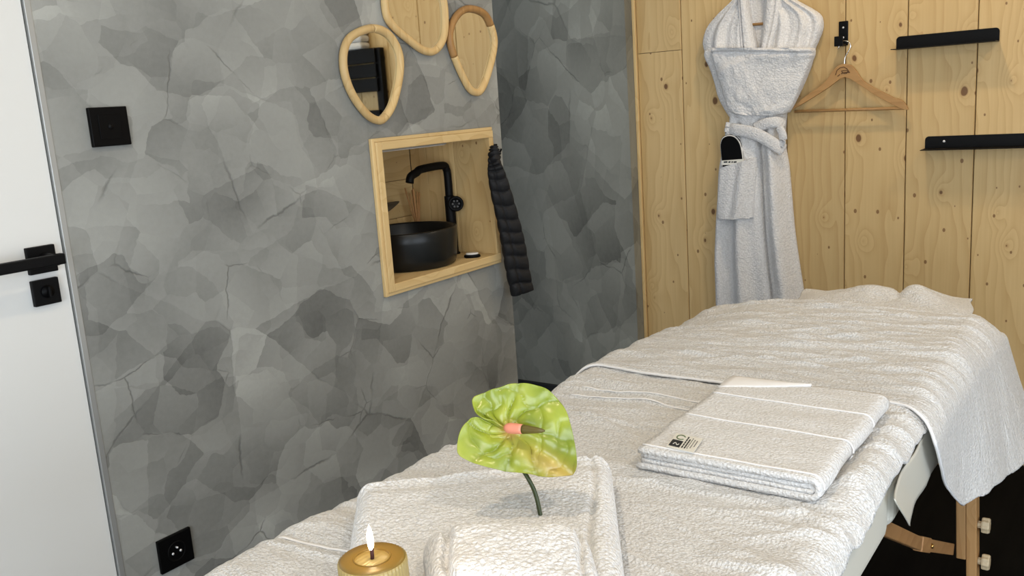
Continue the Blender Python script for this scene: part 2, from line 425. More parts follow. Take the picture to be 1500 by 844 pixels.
def cushion_rows(name, rows, material, parent, Yback, T, nu=60, p=2.6, disp=None, nrow=6):
    """closed flat-backed cloth shape from outline rows [(y_px, xl_px, xr_px)], in front of the wall at depth Yback.
    T(v): thickness at row fraction v;  disp(u, v): extra relief towards the room"""
    R = smooth_path([(r[0], r[1], r[0], r[2]) if len(r) == 3 else r for r in rows], nrow); nv = len(R)
    P = np.zeros((nv, nu, 3)); Pb = np.zeros((nv, nu, 3))
    for i, (yl, xl, yr, xr) in enumerate(R):
        v = i/(nv-1)
        a = on_y((xl, yl), Yback-.03); b = on_y((xr, yr), Yback-.03)
        u = .5-.5*np.cos(np.linspace(0, math.pi, nu)); u = .5*u+.5*np.linspace(0, 1, nu)
        prof = np.clip(1-np.abs(2*u-1)**p, 0, 1)**(1/p)
        P[i, :, 0] = a[0]+(b[0]-a[0])*u; P[i, :, 2] = a[2]+(b[2]-a[2])*u
        d = T(v)*prof
        if disp is not None: d = d+disp(u, v)*np.minimum(1, prof*1.6)
        P[i, :, 1] = Yback-np.maximum(d, .0015)
        Pb[i] = P[i]; Pb[i, :, 1] = Yback
    full = np.concatenate([P, Pb[:, ::-1]], axis=1)
    nU = full.shape[1]; idx = np.arange(nv*nU).reshape(nv, nU); Fc = []
    for i in range(nv-1):
        for j in range(nU): Fc.append((int(idx[i, j]), int(idx[i, (j+1) % nU]), int(idx[i+1, (j+1) % nU]), int(idx[i+1, j])))
    for i in (0, nv-1):
        for j in range(nu-1): Fc.append((int(idx[i, j]), int(idx[i, j+1]), int(idx[i, nU-2-j]), int(idx[i, nU-1-j])))
    return mesh(name, full.reshape(-1, 3), Fc, material, parent, smooth=True)

# ================================================================== THE ROOM
XL, YB, YA = -1.70, 3.40, 3.33          # left wall face, pine wall face, alcove wall face
YC = 2.36                                # outer corner of the left wall
YD = .905                                # door edge
XR, YF, ZC = 1.75, -1.6, 2.45
struct(box('floor', (-3.1, YF-.1, -.05), (XR+.2, YB+.15, 0), 'floor'))
struct(box('ceiling', (-3.1, YF-.1, ZC), (XR+.2, YB+.15, ZC+.06), 'wall_white'))
# left wall: trowelled block round the niche
NY0, NY1 = 1.772, 2.296; NZ0, NZ1 = .868, 1.276; ND = -2.03
XBK = -2.10
wl = struct(boxes('wall_left', [
    ((XBK, YD+.012, 0), (XL, NY0, ZC)), ((XBK, NY1, 0), (XL, YC, ZC)),
    ((XBK, NY0, 0), (XL, NY1, NZ0)), ((XBK, NY0, NZ1), (XL, NY1, ZC)),
    ((XBK, NY0, NZ0), (ND-.006, NY1, NZ1)),
    ((XBK, YF, 2.12), (XL, YD+.012, ZC)), ((XBK, YF, 0), (XL, -.05, 2.12))], 'plaster'))
# alcove behind the corner
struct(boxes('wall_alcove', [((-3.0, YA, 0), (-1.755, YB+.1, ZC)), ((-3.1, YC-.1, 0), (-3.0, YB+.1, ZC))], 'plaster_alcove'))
struct(box('baseboard_alcove', (-3.0, YA-.014, 0), (-1.757, YA, .08), 'base_dark', bevel=.003))
# wall behind the camera and right-hand wall, each given an added, unseen window
FX0, FX1, FZ1 = -.55, 1.45, 2.15  # unseen glazing, added to account for daylight from behind the camera
struct(boxes('wall_front', [((XBK, YF-.1, 0), (FX0, YF, ZC)), ((FX1, YF-.1, 0), (XR+.1, YF, ZC)), ((FX0, YF-.1, FZ1), (FX1, YF, ZC))], 'wall_white'))
w2 = struct(boxes('added_window_2', [((FX0, YF-.08, 0), (FX0+.07, YF-.02, FZ1)), ((FX1-.07, YF-.08, 0), (FX1, YF-.02, FZ1)), ((FX0+.07, YF-.08, 0), (FX1-.07, YF-.02, .07)), ((FX0+.07, YF-.08, FZ1-.07), (FX1-.07, YF-.02, FZ1)), ((.41, YF-.08, .07), (.49, YF-.02, FZ1-.07))], 'white_paint'))
box('pane', (FX0+.07, YF-.055, .07), (.41, YF-.047, FZ1-.07), 'glass_pane', w2)
box('pane', (.49, YF-.055, .07), (FX1-.07, YF-.047, FZ1-.07), 'glass_pane', w2)
WY0, WY1, WZ0, WZ1 = -1.05, 1.35, .25, 2.2  # unseen window, added to account for daylight from the right
struct(boxes('wall_right', [((XR, YF, 0), (XR+.12, WY0, ZC)), ((XR, WY1, 0), (XR+.12, YB+.1, ZC)), ((XR, WY0, 0), (XR+.12, WY1, WZ0)), ((XR, WY0, WZ1), (XR+.12, WY1, ZC))], 'wall_white'))
win = struct(boxes('added_window_1', [((XR+.03, WY0, WZ0), (XR+.09, WY0+.06, WZ1)), ((XR+.03, WY1-.06, WZ0), (XR+.09, WY1, WZ1)),
    ((XR+.03, WY0+.06, WZ0), (XR+.09, WY1-.06, WZ0+.06)), ((XR+.03, WY0+.06, WZ1-.06), (XR+.09, WY1-.06, WZ1)),
    ((XR+.03, .115, WZ0+.06), (XR+.09, .185, WZ1-.06))], 'white_paint'))
box('pane', (XR+.055, WY0+.06, WZ0+.06), (XR+.063, .115, WZ1-.06), 'glass_pane', win)
box('pane', (XR+.055, .185, WZ0+.06), (XR+.063, WY1-.06, WZ1-.06), 'glass_pane', win)

# pine wall: every plank a piece
wb = struct(box('wall_back', (-1.755, YB+.02, 0), (XR, YB+.10, ZC), 'base_dark'))
joints = [-1.742]+[float(on_y((x, 300), YB)[0]) for x in (1005, 1080, 1153, 1237, 1325, 1424)]
while joints[-1] < XR-.05: joints.append(min(joints[-1]+.208, XR))
zb = float(on_y((966, 76), YB)[2])
def plank(x0, x1, z0, z1):
    g = .0014; c = .0022
    sec = [(x0+g, YB+.02), (x0+g, YB+c), (x0+g+c, YB), (x1-g-c, YB), (x1-g, YB+c), (x1-g, YB+.02)]
    V = [(x, y, z0+.001) for x, y in sec]+[(x, y, z1-.001) for x, y in sec]; n = 6
    Fc = [tuple(range(n)), tuple(range(2*n-1, n-1, -1))]+[(i, (i+1) % n, n+(i+1) % n, n+i) for i in range(n)]
    return mesh('plank', V, Fc, 'pineZ', wb)
for i in range(len(joints)-1):
    if i == 0: plank(joints[0], joints[1], 0, zb); plank(joints[0], joints[1], zb, ZC)
    else: plank(joints[i], joints[i+1], 0, ZC)
struct(box('trim_1', (-1.7548, YB-.012, 0), (-1.743, YB+.02, ZC), 'pine_clear', bevel=.002))

# white flush door in the left wall
door = struct(box('door_1', (XL-.045, -.03, .006), (XL-.004, YD-.002, 2.10), 'white_paint', bevel=.0015))
struct(boxes('trim_2', [((XBK, YD, 0), (XL+.002, YD+.012, 2.12)), ((XBK, -.05, 0), (XL+.002, -.034, 2.12)), ((XBK, -.034, 2.104), (XL+.002, YD, 2.12))], 'alu', bevel=.001))
# door handle and lock
hz = CZ-.224; hy = .857
box('handle_rose', (XL-.004, hy-.027, hz-.027), (XL+.006, hy+.027, hz+.024), 'black', door, bevel=.0015)
hd = box('handle_lever', (XL+.040, hy-.135, hz-.010), (XL+.056, hy+.018, hz+.010), 'black', door, bevel=.0025)
hd['label'] = 'black lever handle'
lathe('handle_neck', [(.011, 0), (.011, .048)], (XL+.004, hy+.004, hz), 'black', door, n=24, axis=(1, 0, 0))
lz = CZ-.286; ly = .855
lp_ = box('lock_plate', (XL-.004, ly-.0255, lz-.0255), (XL+.006, ly+.0255, lz+.0235), 'black', door, bevel=.0015)
lathe('thumb_turn', [(.012, 0), (.012, .004), (.0, .004)], (XL+.006, ly, lz), 'black_plastic', lp_, n=24, axis=(1, 0, 0))
box('turn_grip', (XL+.010, ly-.0025, lz-.010), (XL+.019, ly+.0025, lz+.010), 'black', lp_, bevel=.001)

# wall outlet plates
def plate(name, px, label, cat):
    c = np.mean([on_x(p, XL) for p in px], axis=0)
    e = empty(name, (XL, c[1], c[2]-.04), label, cat)
    o = box('plate', (XL, c[1]-.041, c[2]-.038), (XL+.009, c[1]+.041, c[2]+.038), 'black_plastic', e, bevel=.0018)
    return e, c
e, c = plate('wall_switch', [(124, 160), (184, 155), (189, 211), (133, 216)], 'flat black switch plate on the plaster wall above the door handle', 'switch')
box('rocker', (XL+.009, c[1]-.024, c[2]-.024), (XL+.0105, c[1]+.024, c[2]+.024), 'black_plastic', e, bevel=.0006)
lathe('button', [(.0055, 0), (.0055, .001), (.0, .0012)], (XL+.0105, c[1], c[2]), 'black', e, n=24, axis=(1, 0, 0))
e, c = plate('power_socket', [(228, 794), (274, 771), (282, 818), (235, 840)], 'black power socket with round recess low on the plaster wall', 'socket')
tube('recess_ring', [(XL+.0095, c[1]+.021*math.cos(a), c[2]+.021*math.sin(a)) for a in np.linspace(0, 2*math.pi, 40, endpoint=False)], .0013, 'black', e, nseg=8, closed=True)
for dy, dz in ((-.0095, -.003), (.0095, -.003)):  # pale dots paint in the white points that the dark holes reflect
    lathe('pin_hole_glint', [(.0028, 0), (.0028, .0012), (0, .0014)], (XL+.0088, c[1]+dy, c[2]+dz), 'white_dot', e, n=16, axis=(1, 0, 0))
lathe('earth_pin', [(.0021, 0), (.0021, .006), (0, .007)], (XL+.0088, c[1], c[2]+.009), 'white_dot', e, n=16, axis=(1, 0, 0))

# ================================================================== MIRRORS
def mirror(px, label, dark_rng):
    P = [on_x(p, XL) for p in px]
    P = smooth_path(P, 10, closed=True); c = P.mean(0)
    e = empty('wall_mirror', (XL, c[1], P[:, 2].min()), label, 'mirror', 'pebble mirrors above the niche')
    # px follow the outside of the frame: the frame's centre line lies 10 mm inside
    def inset(d):
        Q = []
        n = len(P)
        for i in range(n):
            tg = P[(i+1) % n]-P[i-1]; nn = np.array((0, -tg[2], tg[1])); nn /= np.linalg.norm(nn)
            if np.dot(nn, c-P[i]) < 0: nn = -nn
            Q.append(P[i]+nn*d)
        return np.array(Q)
    C = inset(.0108)+np.array((.011, 0, 0))
    # closed frame: two lengths of bent wood joined at the scarf joints
    n = len(C); a, b = int(dark_rng[0]*n), int(dark_rng[1]*n)
    one = [C[i % n] for i in range(a, b+1)]; two = [C[i % n] for i in range(b, a+n+1)]
    tube('frame_length', one, .0108, 'rattan_dark' if dark_rng[2] else 'rattan', e, nseg=14, up=(1, 0, 0))
    tube('frame_length', two, .0108, 'rattan', e, nseg=14, up=(1, 0, 0))
    G = inset(.017); G[:, 0] = XL+.006
    prism('mirror_glass', G, (.003, 0, 0), 'mirror', e)
    return e
mirror([(540, 36), (566, 46), (583, 75), (585, 110), (575, 155), (560, 179), (546, 182), (528, 170), (507, 140), (495, 105), (495, 72), (508, 48)],
       'pale wooden pebble-shaped mirror hanging lowest, with black rack reflected in it', (0, .4, 0))
mirror([(595, -52), (625, -45), (645, -12), (651, 25), (648, 60), (634, 80), (616, 80), (594, 65), (568, 42), (557, 20), (556, -15), (570, -42)],
       'large wooden pebble-shaped mirror between the two other mirrors', (0, .4, 0))
mirror([(685, 8), (708, 18), (721, 48), (722, 75), (712, 115), (702, 137), (692, 141), (680, 132), (664, 100), (652, 65), (653, 38), (666, 15)],
       'wooden pebble-shaped mirror with darker brown top, close to the wall corner', (.70, 1.14, 1))

# ================================================================== NICHE WITH BASIN
nb = empty('niche_frame', (XL, (NY0+NY1)/2, NZ0), 'pine-lined open box niche set into the grey plaster wall', 'niche')
pf = XL+.016         # front of the pine edging
th = .022
iy0, iy1, iz0, iz1 = NY0+th, NY1-th, NZ0+th, NZ1-th
box('side_board', (ND+.016, NY0, NZ0), (pf, iy0, NZ1), 'pine_clear', nb, bevel=.002)
box('top_board', (ND+.016, iy0, iz1), (pf, NY1, NZ1), 'pine_clearY', nb, bevel=.002)
box('bottom_board', (ND+.016, iy0, NZ0), (pf, NY1, iz0), 'pine_clearY', nb, bevel=.002)
# far side is made of three upright boards
xs = [ND+.016, -1.945, -1.83, pf]
for a, b in zip(xs[:-1], xs[1:]):
    box('side_board', (a+.0006, iy1, iz0), (b-.0006, NY1, iz1), 'pineZ', nb, bevel=.0012)
# back of three level boards
zs = np.linspace(iz0, iz1, 4)
for a, b in zip(zs[:-1], zs[1:]):
    box('back_board', (ND, iy0, a+.0006), (ND+.015, iy1, b-.0006), 'pineY', nb, bevel=.0012)
lpf = box('light_profile', (XL-.10, iy0+.06, iz1-.010), (XL-.082, iy1-.09, iz1), 'alu', nb, bevel=.001)
box('light_strip', (XL-.097, iy0+.065, iz1-.0115), (XL-.085, iy1-.095, iz1-.010), 'wall_white', lpf)
# applied edging round the opening
box('edging', (XL, NY0-.012, NZ0-.010), (XL+.011, NY0, NZ1+.010), 'pine_clear', nb, bevel=.002)
box('edging', (XL, NY0, NZ1), (XL+.011, NY1+.004, NZ1+.010), 'pine_clearY', nb, bevel=.002)
box('edging', (XL, NY0, NZ0-.010), (XL+.011, NY1+.004, NZ0), 'pine_clearY', nb, bevel=.002)

bc = np.array((-1.846, 2.044, iz0))
BR_, BH = .150, .114
lathe_prof = [(0, .0), (BR_*.86, 0), (BR_*.93, .006), (BR_*.965, .03), (BR_*.99, .08), (BR_, BH-.003), (BR_-.003, BH), (BR_-.009, BH), (BR_-.012, BH-.004),
              (BR_-.016, .07), (BR_-.03, .035), (BR_-.06, .020), (.02, .015), (0, .015)]
bs = lathe('wash_basin', lathe_prof, bc, 'basin', None, n=96)
tag(bs, 'round black countertop wash basin standing in the pine niche', 'basin')
tx, ty = -1.838, 2.246
tp = empty('basin_tap', (tx, ty, iz0), 'matt black arched tap with wheel handle beside the basin', 'tap')
q = lambda p: on_x(p, tx)
base = np.array((tx, ty, iz0))
lathe('tap_body', [(.021, 0), (.021, .004), (.0165, .006), (.0165, .185), (.0165, .187), (0, .187)], base, 'black', tp, n=32)
b1 = q((655, 240)); e1 = q((600, 268)); k1 = q((611, 249))
pz = b1[2]-.003
path = [(tx, ty, iz0+.18), (tx, ty, pz-.035), (tx, ty-.005, pz-.012), (tx, ty-.023, pz), (tx, k1[1]+.02, pz-.002), (tx, k1[1]-.004, pz-.010), (tx, e1[1]+.008, e1[2]+.018), (tx, e1[1], e1[2])]
tube('spout', smooth_path(path, 6), .0125, 'black', tp, nseg=20)
hc = q((668, 296)); hc = np.array((tx+.034, ty-.012, hc[2]))
dirn = np.array((.62, -.78, 0)); dirn /= np.linalg.norm(dirn)
lathe('valve_stem', [(.007, 0), (.007, .034)], hc-dirn*.040, 'black', tp, n=20, axis=dirn)
wh = lathe('wheel_handle', [(.0225, 0), (.0245, .003), (.0245, .009), (.022, .012), (.018, .012), (.016, .009), (0, .009)], hc-dirn*.008, 'black', tp, n=40, axis=dirn)
sd = np.cross(dirn, (0, 0, 1))
for k in range(6):
    a = k*math.pi/3
    pc = hc+dirn*.001+(sd*math.cos(a)+np.array((0, 0, 1))*math.sin(a))*.010
    lathe('wheel_hole', [(.0032, 0), (.0032, .0016), (0, .0018)], pc, 'ink_soft', tp, n=14, axis=dirn)
# reed sticks in a small dark pot behind the basin
rp = np.array((-1.962, 2.228, iz0))
rd = empty('reed_diffuser', rp, 'small pot of thin brown reed sticks behind the black basin', 'diffuser')
lathe('pot', [(.022, 0), (.024, .004), (.024, .085), (.012, .098), (.010, .10), (.008, .098), (.008, .02), (0, .02)], rp, 'basin', rd, n=32)
random.seed(4)
for k in range(9):
    a = random.uniform(0, 6.28); s = random.uniform(.012, .030)
    top = rp+np.array((.7*s*math.cos(a), 1.3*s*math.sin(a)-.014, random.uniform(.19, .225)))
    tube('reed', [rp+np.array((-.004*math.cos(a), -.004*math.sin(a), .024)), top],   .0024, 'reed', rd, nseg=7)
# dark dried leaf lying behind basin rim
lf = on_y((583, 318), 2.0); 
lx = -1.985
lp = [(lx, 1.985, iz0+.150), (lx+.006, 2.02, iz0+.142), (lx+.008, 2.07, iz0+.146), (lx+.006, 2.12, iz0+.158), (lx+.003, 2.165, iz0+.178), (lx+.006, 2.12, iz0+.182), (lx+.008, 2.07, iz0+.182), (lx+.006, 2.02, iz0+.176)]
# the leaf stands on a short stalk in a holder on the niche floor
lh = empty('dried_leaf', (lx, 2.06, iz0), 'dark dried leaf on a stalk at the back of the niche', 'leaf')
prism('leaf_blade', smooth_path(lp, 4, closed=True), (.004, 0, .001), 'leaf_dark', lh, bevel=.001)
tube('stalk', [(lx+.004, 2.06, iz0), (lx+.006, 2.06, iz0+.155)], .002, 'leaf_dark', lh, nseg=8)
sp_ = on_z((692, 377), iz0); 
sdh = empty('soap_dish', (sp_[0], sp_[1], iz0), 'small black dish with a pale soap on the niche floor', 'dish')
def rot2(a, x, y): return (x*math.cos(a)-y*math.sin(a), x*math.sin(a)+y*math.cos(a))
oval = lambda a, b, z, c, n=28: [(c[0]+rot2(.6, a*math.cos(t), b*math.sin(t))[0], c[1]+rot2(.6, a*math.cos(t), b*math.sin(t))[1], z) for t in np.linspace(0, 2*math.pi, n, endpoint=False)]
prism('dish', oval(.026, .018, iz0, sp_), (0, 0, .009), 'black_plastic', sdh, bevel=.003)
prism('soap', oval(.020, .013, iz0+.009, sp_), (0, 0, .006), 'soap_white', sdh, bevel=.003, seg=3)

# black quilted cloth hanging from a hook at the wall corner
hk = on_x((722, 218), XL)
ho = empty('towel_hook', (XL, 2.322, hk[2]-.02), 'small black hook screwed beside the niche', 'hook')
box('hook_plate', (XL, 2.314, hk[2]-.025), (XL+.005, 2.330, hk[2]+.014), 'black', ho, bevel=.001)
tube('hook_arm', smooth_path([(XL+.005, 2.320, hk[2]-.008), (XL+.020, 2.320, hk[2]-.010), (XL+.026, 2.320, hk[2]-.002)], 5), .003, 'black', ho, nseg=10)
qc = empty('quilted_cloth', (XL+.05, 2.33, on_x((760, 430), XL+.05)[2]), 'black quilted cloth hanging from the hook at the wall corner', 'cloth')
Lp = [(721, 213), (720, 222), (716, 238), (714, 252), (719, 285), (727, 320), (735, 360), (742, 400), (750, 434)]
Rp = [(725, 213), (727, 222), (732, 233), (738, 248), (748, 280), (758, 315), (768, 355), (775, 395), (781, 424)]
LR = smooth_path([a+b for a, b in zip(Lp, Rp)], 26); nv = len(LR); nu = 56
P = np.zeros((nv, nu, 3)); XQ = XL+.058
for i, (ax_, ay, bx_, by) in enumerate(LR):
    v = i/(nv-1)
    a = on_x((ax_, ay), XQ-.018); b = on_x((bx_, by), XQ+.018)
    # keep the section on a level-ish line facing the room
    c = (a+b)/2; hv = (b-a)/2; n_ = np.array((hv[1], -hv[0], 0)); n_ /= np.linalg.norm(n_)+1e-9
    for j in range(nu):
        t = 2*math.pi*j/nu
        ridge = abs(math.sin(math.pi*(v*16.0)+.35*math.sin(2*t+v*4)+.6*math.sin(v*17)))**.5
        th_ = (.010+.010*min(1, v*5))*(.50+.60*ridge)*(1-.35*math.exp(-((math.cos(t)+.25)/.10)**2))
        w_ = .96+.04*ridge
        fold = .003*math.sin(2.0*t+v*3)
        P[i, j] = c+hv*math.cos(t)*w_+n_*(math.copysign(abs(math.sin(t))**.7, math.sin(t))*th_+fold*min(1, v*4))
        P[i, j, 0] = max(P[i, j, 0], XL+.014)
grid_mesh('quilted_panel', P, 'dark_fabric', qc, closed_u=True)

# ================================================================== PINE WALL FITTINGS
def ledge(px_l, px_r, hgt, depth, label, screws):
    a = on_y(px_l, YB); b = on_y(px_r, YB); z0 = (a[2]+b[2])/2
    e = empty('ledge_shelf', ((a[0]+b[0])/2, YB, z0), label, 'shelf')
    r = .012; x0, x1 = a[0], b[0]
    out = [(x0, YB-.0025, z0), (x1, YB-.0025, z0)]
    out += [(x1-r+r*math.cos(t), YB-.0025, z0+hgt-r+r*math.sin(t)) for t in np.linspace(0, math.pi/2, 6)]
    out += [(x0+r+r*math.cos(t), YB-.0025, z0+hgt-r+r*math.sin(t)) for t in np.linspace(math.pi/2, math.pi, 6)]
    prism('back_plate', out, (0, .0025, 0), 'black', e)
    box('ledge', (x0, YB-depth, z0-.0025), (x1, YB-.0001, z0), 'black', e, bevel=.0005)
    for s in screws:
        c = on_y(s, YB); lathe('screw', [(.0042, 0), (.0038, .0015), (0, .002)], (c[0], YB-.0025, c[2]), 'white_dot', e, n=16, axis=(0, -1, 0))
    return e
ledge((1313, 71), (1464, 61), .042, .085, 'upper black metal ledge shelf on the pine wall beside the wooden hanger', [])
ledge((1355, 219), (1620, 208), .040, .085, 'lower black metal ledge shelf on the pine wall above the massage table', [(1383, 207)])
# screws of the upper shelf are hidden in its black plate

# black slatted rack on the pine wall, visible in the lowest mirror
def refl(p):
    a = on_x(p, XL+.008); k = (YB-.03-a[1])/a[1]
    return np.array(((XL+.008)+(-(XL+.008))*-1*0 + (XL+.008)*0 + 0, 0, 0)) if False else np.array(((XL+.008)-(XL+.008)*k, YB-.03, a[2]+(a[2]-CZ)*k))
pa = refl((549, 72)); pb = refl((549, 173)); pl = refl((500, 100))
rx0, rx1 = pa[0]-.02, pl[0]+.13
zt, zbm = refl((520, 74))[2], refl((550, 176))[2]
rk = empty('towel_rack', ((rx0+rx1)/2, YB, zbm), 'black slatted towel rack on the pine wall, seen in the lowest mirror', 'rack')
box('post', (rx0-.022, YB-.045, zbm), (rx0+.022, YB-.012, zt), 'black', rk, bevel=.003)
box('post', (rx1-.022, YB-.045, zbm), (rx1+.022, YB-.012, zt), 'black', rk, bevel=.003)
for f0, f1 in ((0, .20), (.215, .40), (.415, .60), (.86, .98)):
    box('slat', (rx0, YB-.060, zt-(zt-zbm)*f1), (rx1, YB-.045, zt-(zt-zbm)*f0), 'black', rk, bevel=.003)
for z_ in (zt-.05, zbm+.05):
    box('bracket', (rx0-.012, YB-.012, z_-.01), (rx0+.012, YB, z_+.01), 'black', rk); box('bracket', (rx1-.012, YB-.012, z_-.01), (rx1+.012, YB, z_+.01), 'black', rk)
wt = boxes('folded_towel', [((rx0+.07, YB-.075, zt+.0005+.034*k), (rx1-.03, YB-.006, zt+.0335+.034*k)) for k in range(3)], 'terry', bevel=.013)
tag(wt, 'white towel folded on the black slatted rack, seen in the lowest mirror', 'towel')

# ---- wooden hangers and wall hooks
HY = YB-.036
def make_hook(dx=0, dz=0, label=''):
    a = on_y((1236, 31), YB); 
    e = empty('coat_hook', (a[0]+dx, YB, on_y((1236, 68), YB)[2]+dz), label, 'hook')
    x = a[0]+dx; z1 = a[2]+dz; z0 = on_y((1236, 67), YB)[2]+dz
    box('plate', (x-.0165, YB-.006, z0), (x+.0165, YB, z1), 'black', e, bevel=.003)
    box('arm', (x-.018, YB-.050, z0-.002), (x+.012, YB-.006, z0+.006), 'black', e, bevel=.002)
    box('lip', (x-.018, YB-.055, z0-.002), (x+.012, YB-.049, z0+.032), 'black', e, bevel=.002)
    for k in (.028, .062): lathe('screw', [(.0035, 0), (.003, .0015), (0, .002)], (x, YB-.006, z1-k+.006), 'white_dot', e, n=14, axis=(0, -1, 0))
    return e
make_hook(0, 0, 'black wall hook carrying the empty wooden hanger')
hpx = [(1161, 160), (1163, 156), (1178, 143), (1200, 128), (1211, 118), (1219, 106), (1227, 97), (1238, 93.5), (1249, 97), (1257, 107), (1265, 118), (1282, 129), (1306, 141), (1313, 145), (1315, 144), (1324, 149), (1330, 158), (1329, 161),
       (1318, 158), (1300, 149), (1282, 139), (1262, 126), (1238, 113), (1216, 127), (1196, 140), (1178, 151)]
def make_hanger():
    O = [on_y(p, HY) for p in hpx]
    top = on_y((1238, 94), HY)
    e = empty('coat_hanger', (top[0], HY, O[0][2]))
    for o_ in O: o_[1] = HY-.006
    prism('hanger_body', smooth_path(O, 3, closed=True), (0, .013, 0), 'beech', e, bevel=.003, seg=2)
    a = on_y((1164, 163.5), HY); b = on_y((1324, 158.5), HY)
    tube('trouser_bar', [a, b], .0052, 'beech', e, nseg=12)
    hk_ = [top+np.array((0, 0, -.012)), top+np.array((0, 0, .012)), top+np.array((.003, 0, .026)), top+np.array((.016, 0, .048)), top+np.array((.020, 0, .062)), top+np.array((.013, 0, .075)), top+np.array((-.002, 0, .079)), top+np.array((-.014, 0, .073)), top+np.array((-.020, 0, .060)), top+np.array((-.024, 0, .055))]
    hk_ = [h_+np.array((-.002, 0, 0)) for h_ in hk_]
    tube('wire_hook', smooth_path(hk_, 6), .0021, 'steel', e, nseg=10)
    # burnt-in emblem: leafy scribble in a round outline
    def mark(pts, r=.0011): tube('emblem', [on_y(p, HY-.0068) for p in pts], r, 'ink_brown', e, nseg=6)
    mark([(1224, 110), (1226, 103), (1231, 99), (1236, 98), (1241, 101)])
    mark([(1232, 104), (1240, 103), (1245, 106)]); mark([(1232, 108), (1238, 106), (1245, 106)], .0014)
    mark([(1240, 100), (1243, 104), (1239, 108)], .0014); mark([(1227, 112), (1230, 109)], .0013); mark([(1233, 105), (1237, 108), (1241, 107)])
    return e
h1 = make_hanger(); tag(h1, 'empty wooden coat hanger with burnt-in emblem on the pine wall', 'hanger', 'wooden hangers on the pine wall')
# the robe's hanger: copy of the same kind, one hook further along
d_ = on_y((1112, -31), HY)-on_y((1238, 94), HY)
h2 = h1.copy(); COL.objects.link(h2); h2.location = h1.location+Vector((d_[0], .004, d_[2]))
h2['label'] = 'wooden coat hanger inside the white bathrobe collar'
for ch in list(h1.children):
    if ch.name.startswith('emblem'): continue
    c2 = ch.copy(); COL.objects.link(c2); c2.parent = h2
make_hook(d_[0], d_[2], 'black wall hook above the white bathrobe')

# ================================================================== BATHROBE
RB = YB-.004
c0 = on_y((1110, 455), RB)
rb = empty('bathrobe', (c0[0], RB, .30), 'white terry bathrobe with folded sleeves hanging on the pine wall', 'bathrobe')
# inner back of the robe
rows = [(-24, 1086, 1140), (-12, 1080, 1150), (0, 1071, 1165), (14, 1056, 1190), (24, 1046, 1201), (40, 1033, 1203), (58, 1027, 1197), (72, 1029, 1191), (95, 1039, 1186), (130, 1046, 1172), (165, 1062, 1154)]
cushion_rows('back_panel', rows, 'terry_robe', rb, RB, lambda v: .020, nu=40, p=3.5)
def fold_fn(freq, amp, ph, skew=0):
    return lambda u, v: amp*(np.sin(u*freq+ph+v*skew)+.5*np.sin(u*freq*1.73+ph*2+v*skew*1.7))
# front panels each side of the open neck
rowsL = [(-22, 1078, 1093), (-10, 1077, 1094), (0, 1071, 1095), (14, 1056, 1096), (24, 1046, 1098), (40, 1033, 1101), (58, 1027, 1105), (72, 1028, 1108), (90, 1036, 1111)]
cushion_rows('front_panel', rowsL, 'terry_robe', rb, RB-.020, lambda v: .030+.022*v, nu=60, disp=fold_fn(17, .0085, .6, 2.0))
rowsR = [(-22, 1116, 1148), (-10, 1117, 1152), (0, 1117, 1165), (14, 1117, 1190), (24, 1116, 1201), (40, 1115, 1203), (58, 1113, 1197), (72, 1112, 1191), (90, 1111, 1187)]
cushion_rows('front_panel', rowsR, 'terry_robe', rb, RB-.020, lambda v: .030+.020*v, nu=60, disp=fold_fn(20, .0080, 2.1, -2.6))
# shawl collar, one lapel each side
cushion_rows('lapel', [(-24, 1081, 1096), (-10, 1079, 1092), (0, 1079, 1092), (20, 1080, 1095), (45, 1081, 1100), (62, 1082, 1104), (80, 1084, 1108)], 'terry_robe', rb, RB-.045, lambda v: .024+.016*v, nu=36, disp=lambda u, v: -.013*np.exp(-((u-.28)/.06)**2))
cushion_rows('lapel', [(-24, 1116, 1136), (-10, 1119, 1142), (0, 1119, 1143), (20, 1118, 1141), (45, 1116, 1136), (62, 1114, 1131), (80, 1112, 1128)], 'terry_robe', rb, RB-.045, lambda v: .024+.016*v, nu=36, disp=lambda u, v: -.013*np.exp(-((u-.62)/.06)**2))
# sleeves folded across the front
cushion_rows('folded_sleeve', [(74, 1031, 1060), (84, 1030, 1080), (100, 1037, 1100), (122, 1044, 1110), (142, 1049, 1112), (160, 1058, 1112), (172, 1066, 1108)], 'terry_robe', rb, RB-.020, lambda v: .048, nu=44, disp=fold_fn(9, .005, .3, 3))
srows = [(70, 1044, 1189), (72, 1041, 1191), (80, 1041, 1191), (90, 1043, 1187), (105, 1047, 1181), (125, 1053, 1173), (142, 1058, 1166), (154, 1062, 1160), (162, 1067, 1155), (167, 1075, 1148), (169, 1085, 1138)]
def sl(u, v):
    cuff = .007*(1-sstep(.13, .17, np.full_like(u, v)+.02*np.sin(u*5)))
    ridge = .0045*np.exp(-((v-.25-.42*(.45-u))/.03)**2)*sstep(.5, .3, u)
    return cuff+ridge+.012*fbm(u*6, np.full_like(u, v*5), 3)-.006*np.exp(-((v-.17)/.02)**2)
cushion_rows('folded_sleeve', srows, 'terry_robe', rb, RB-.052, lambda v: .052-.012*v, nu=90, p=4.5, disp=sl, nrow=8)
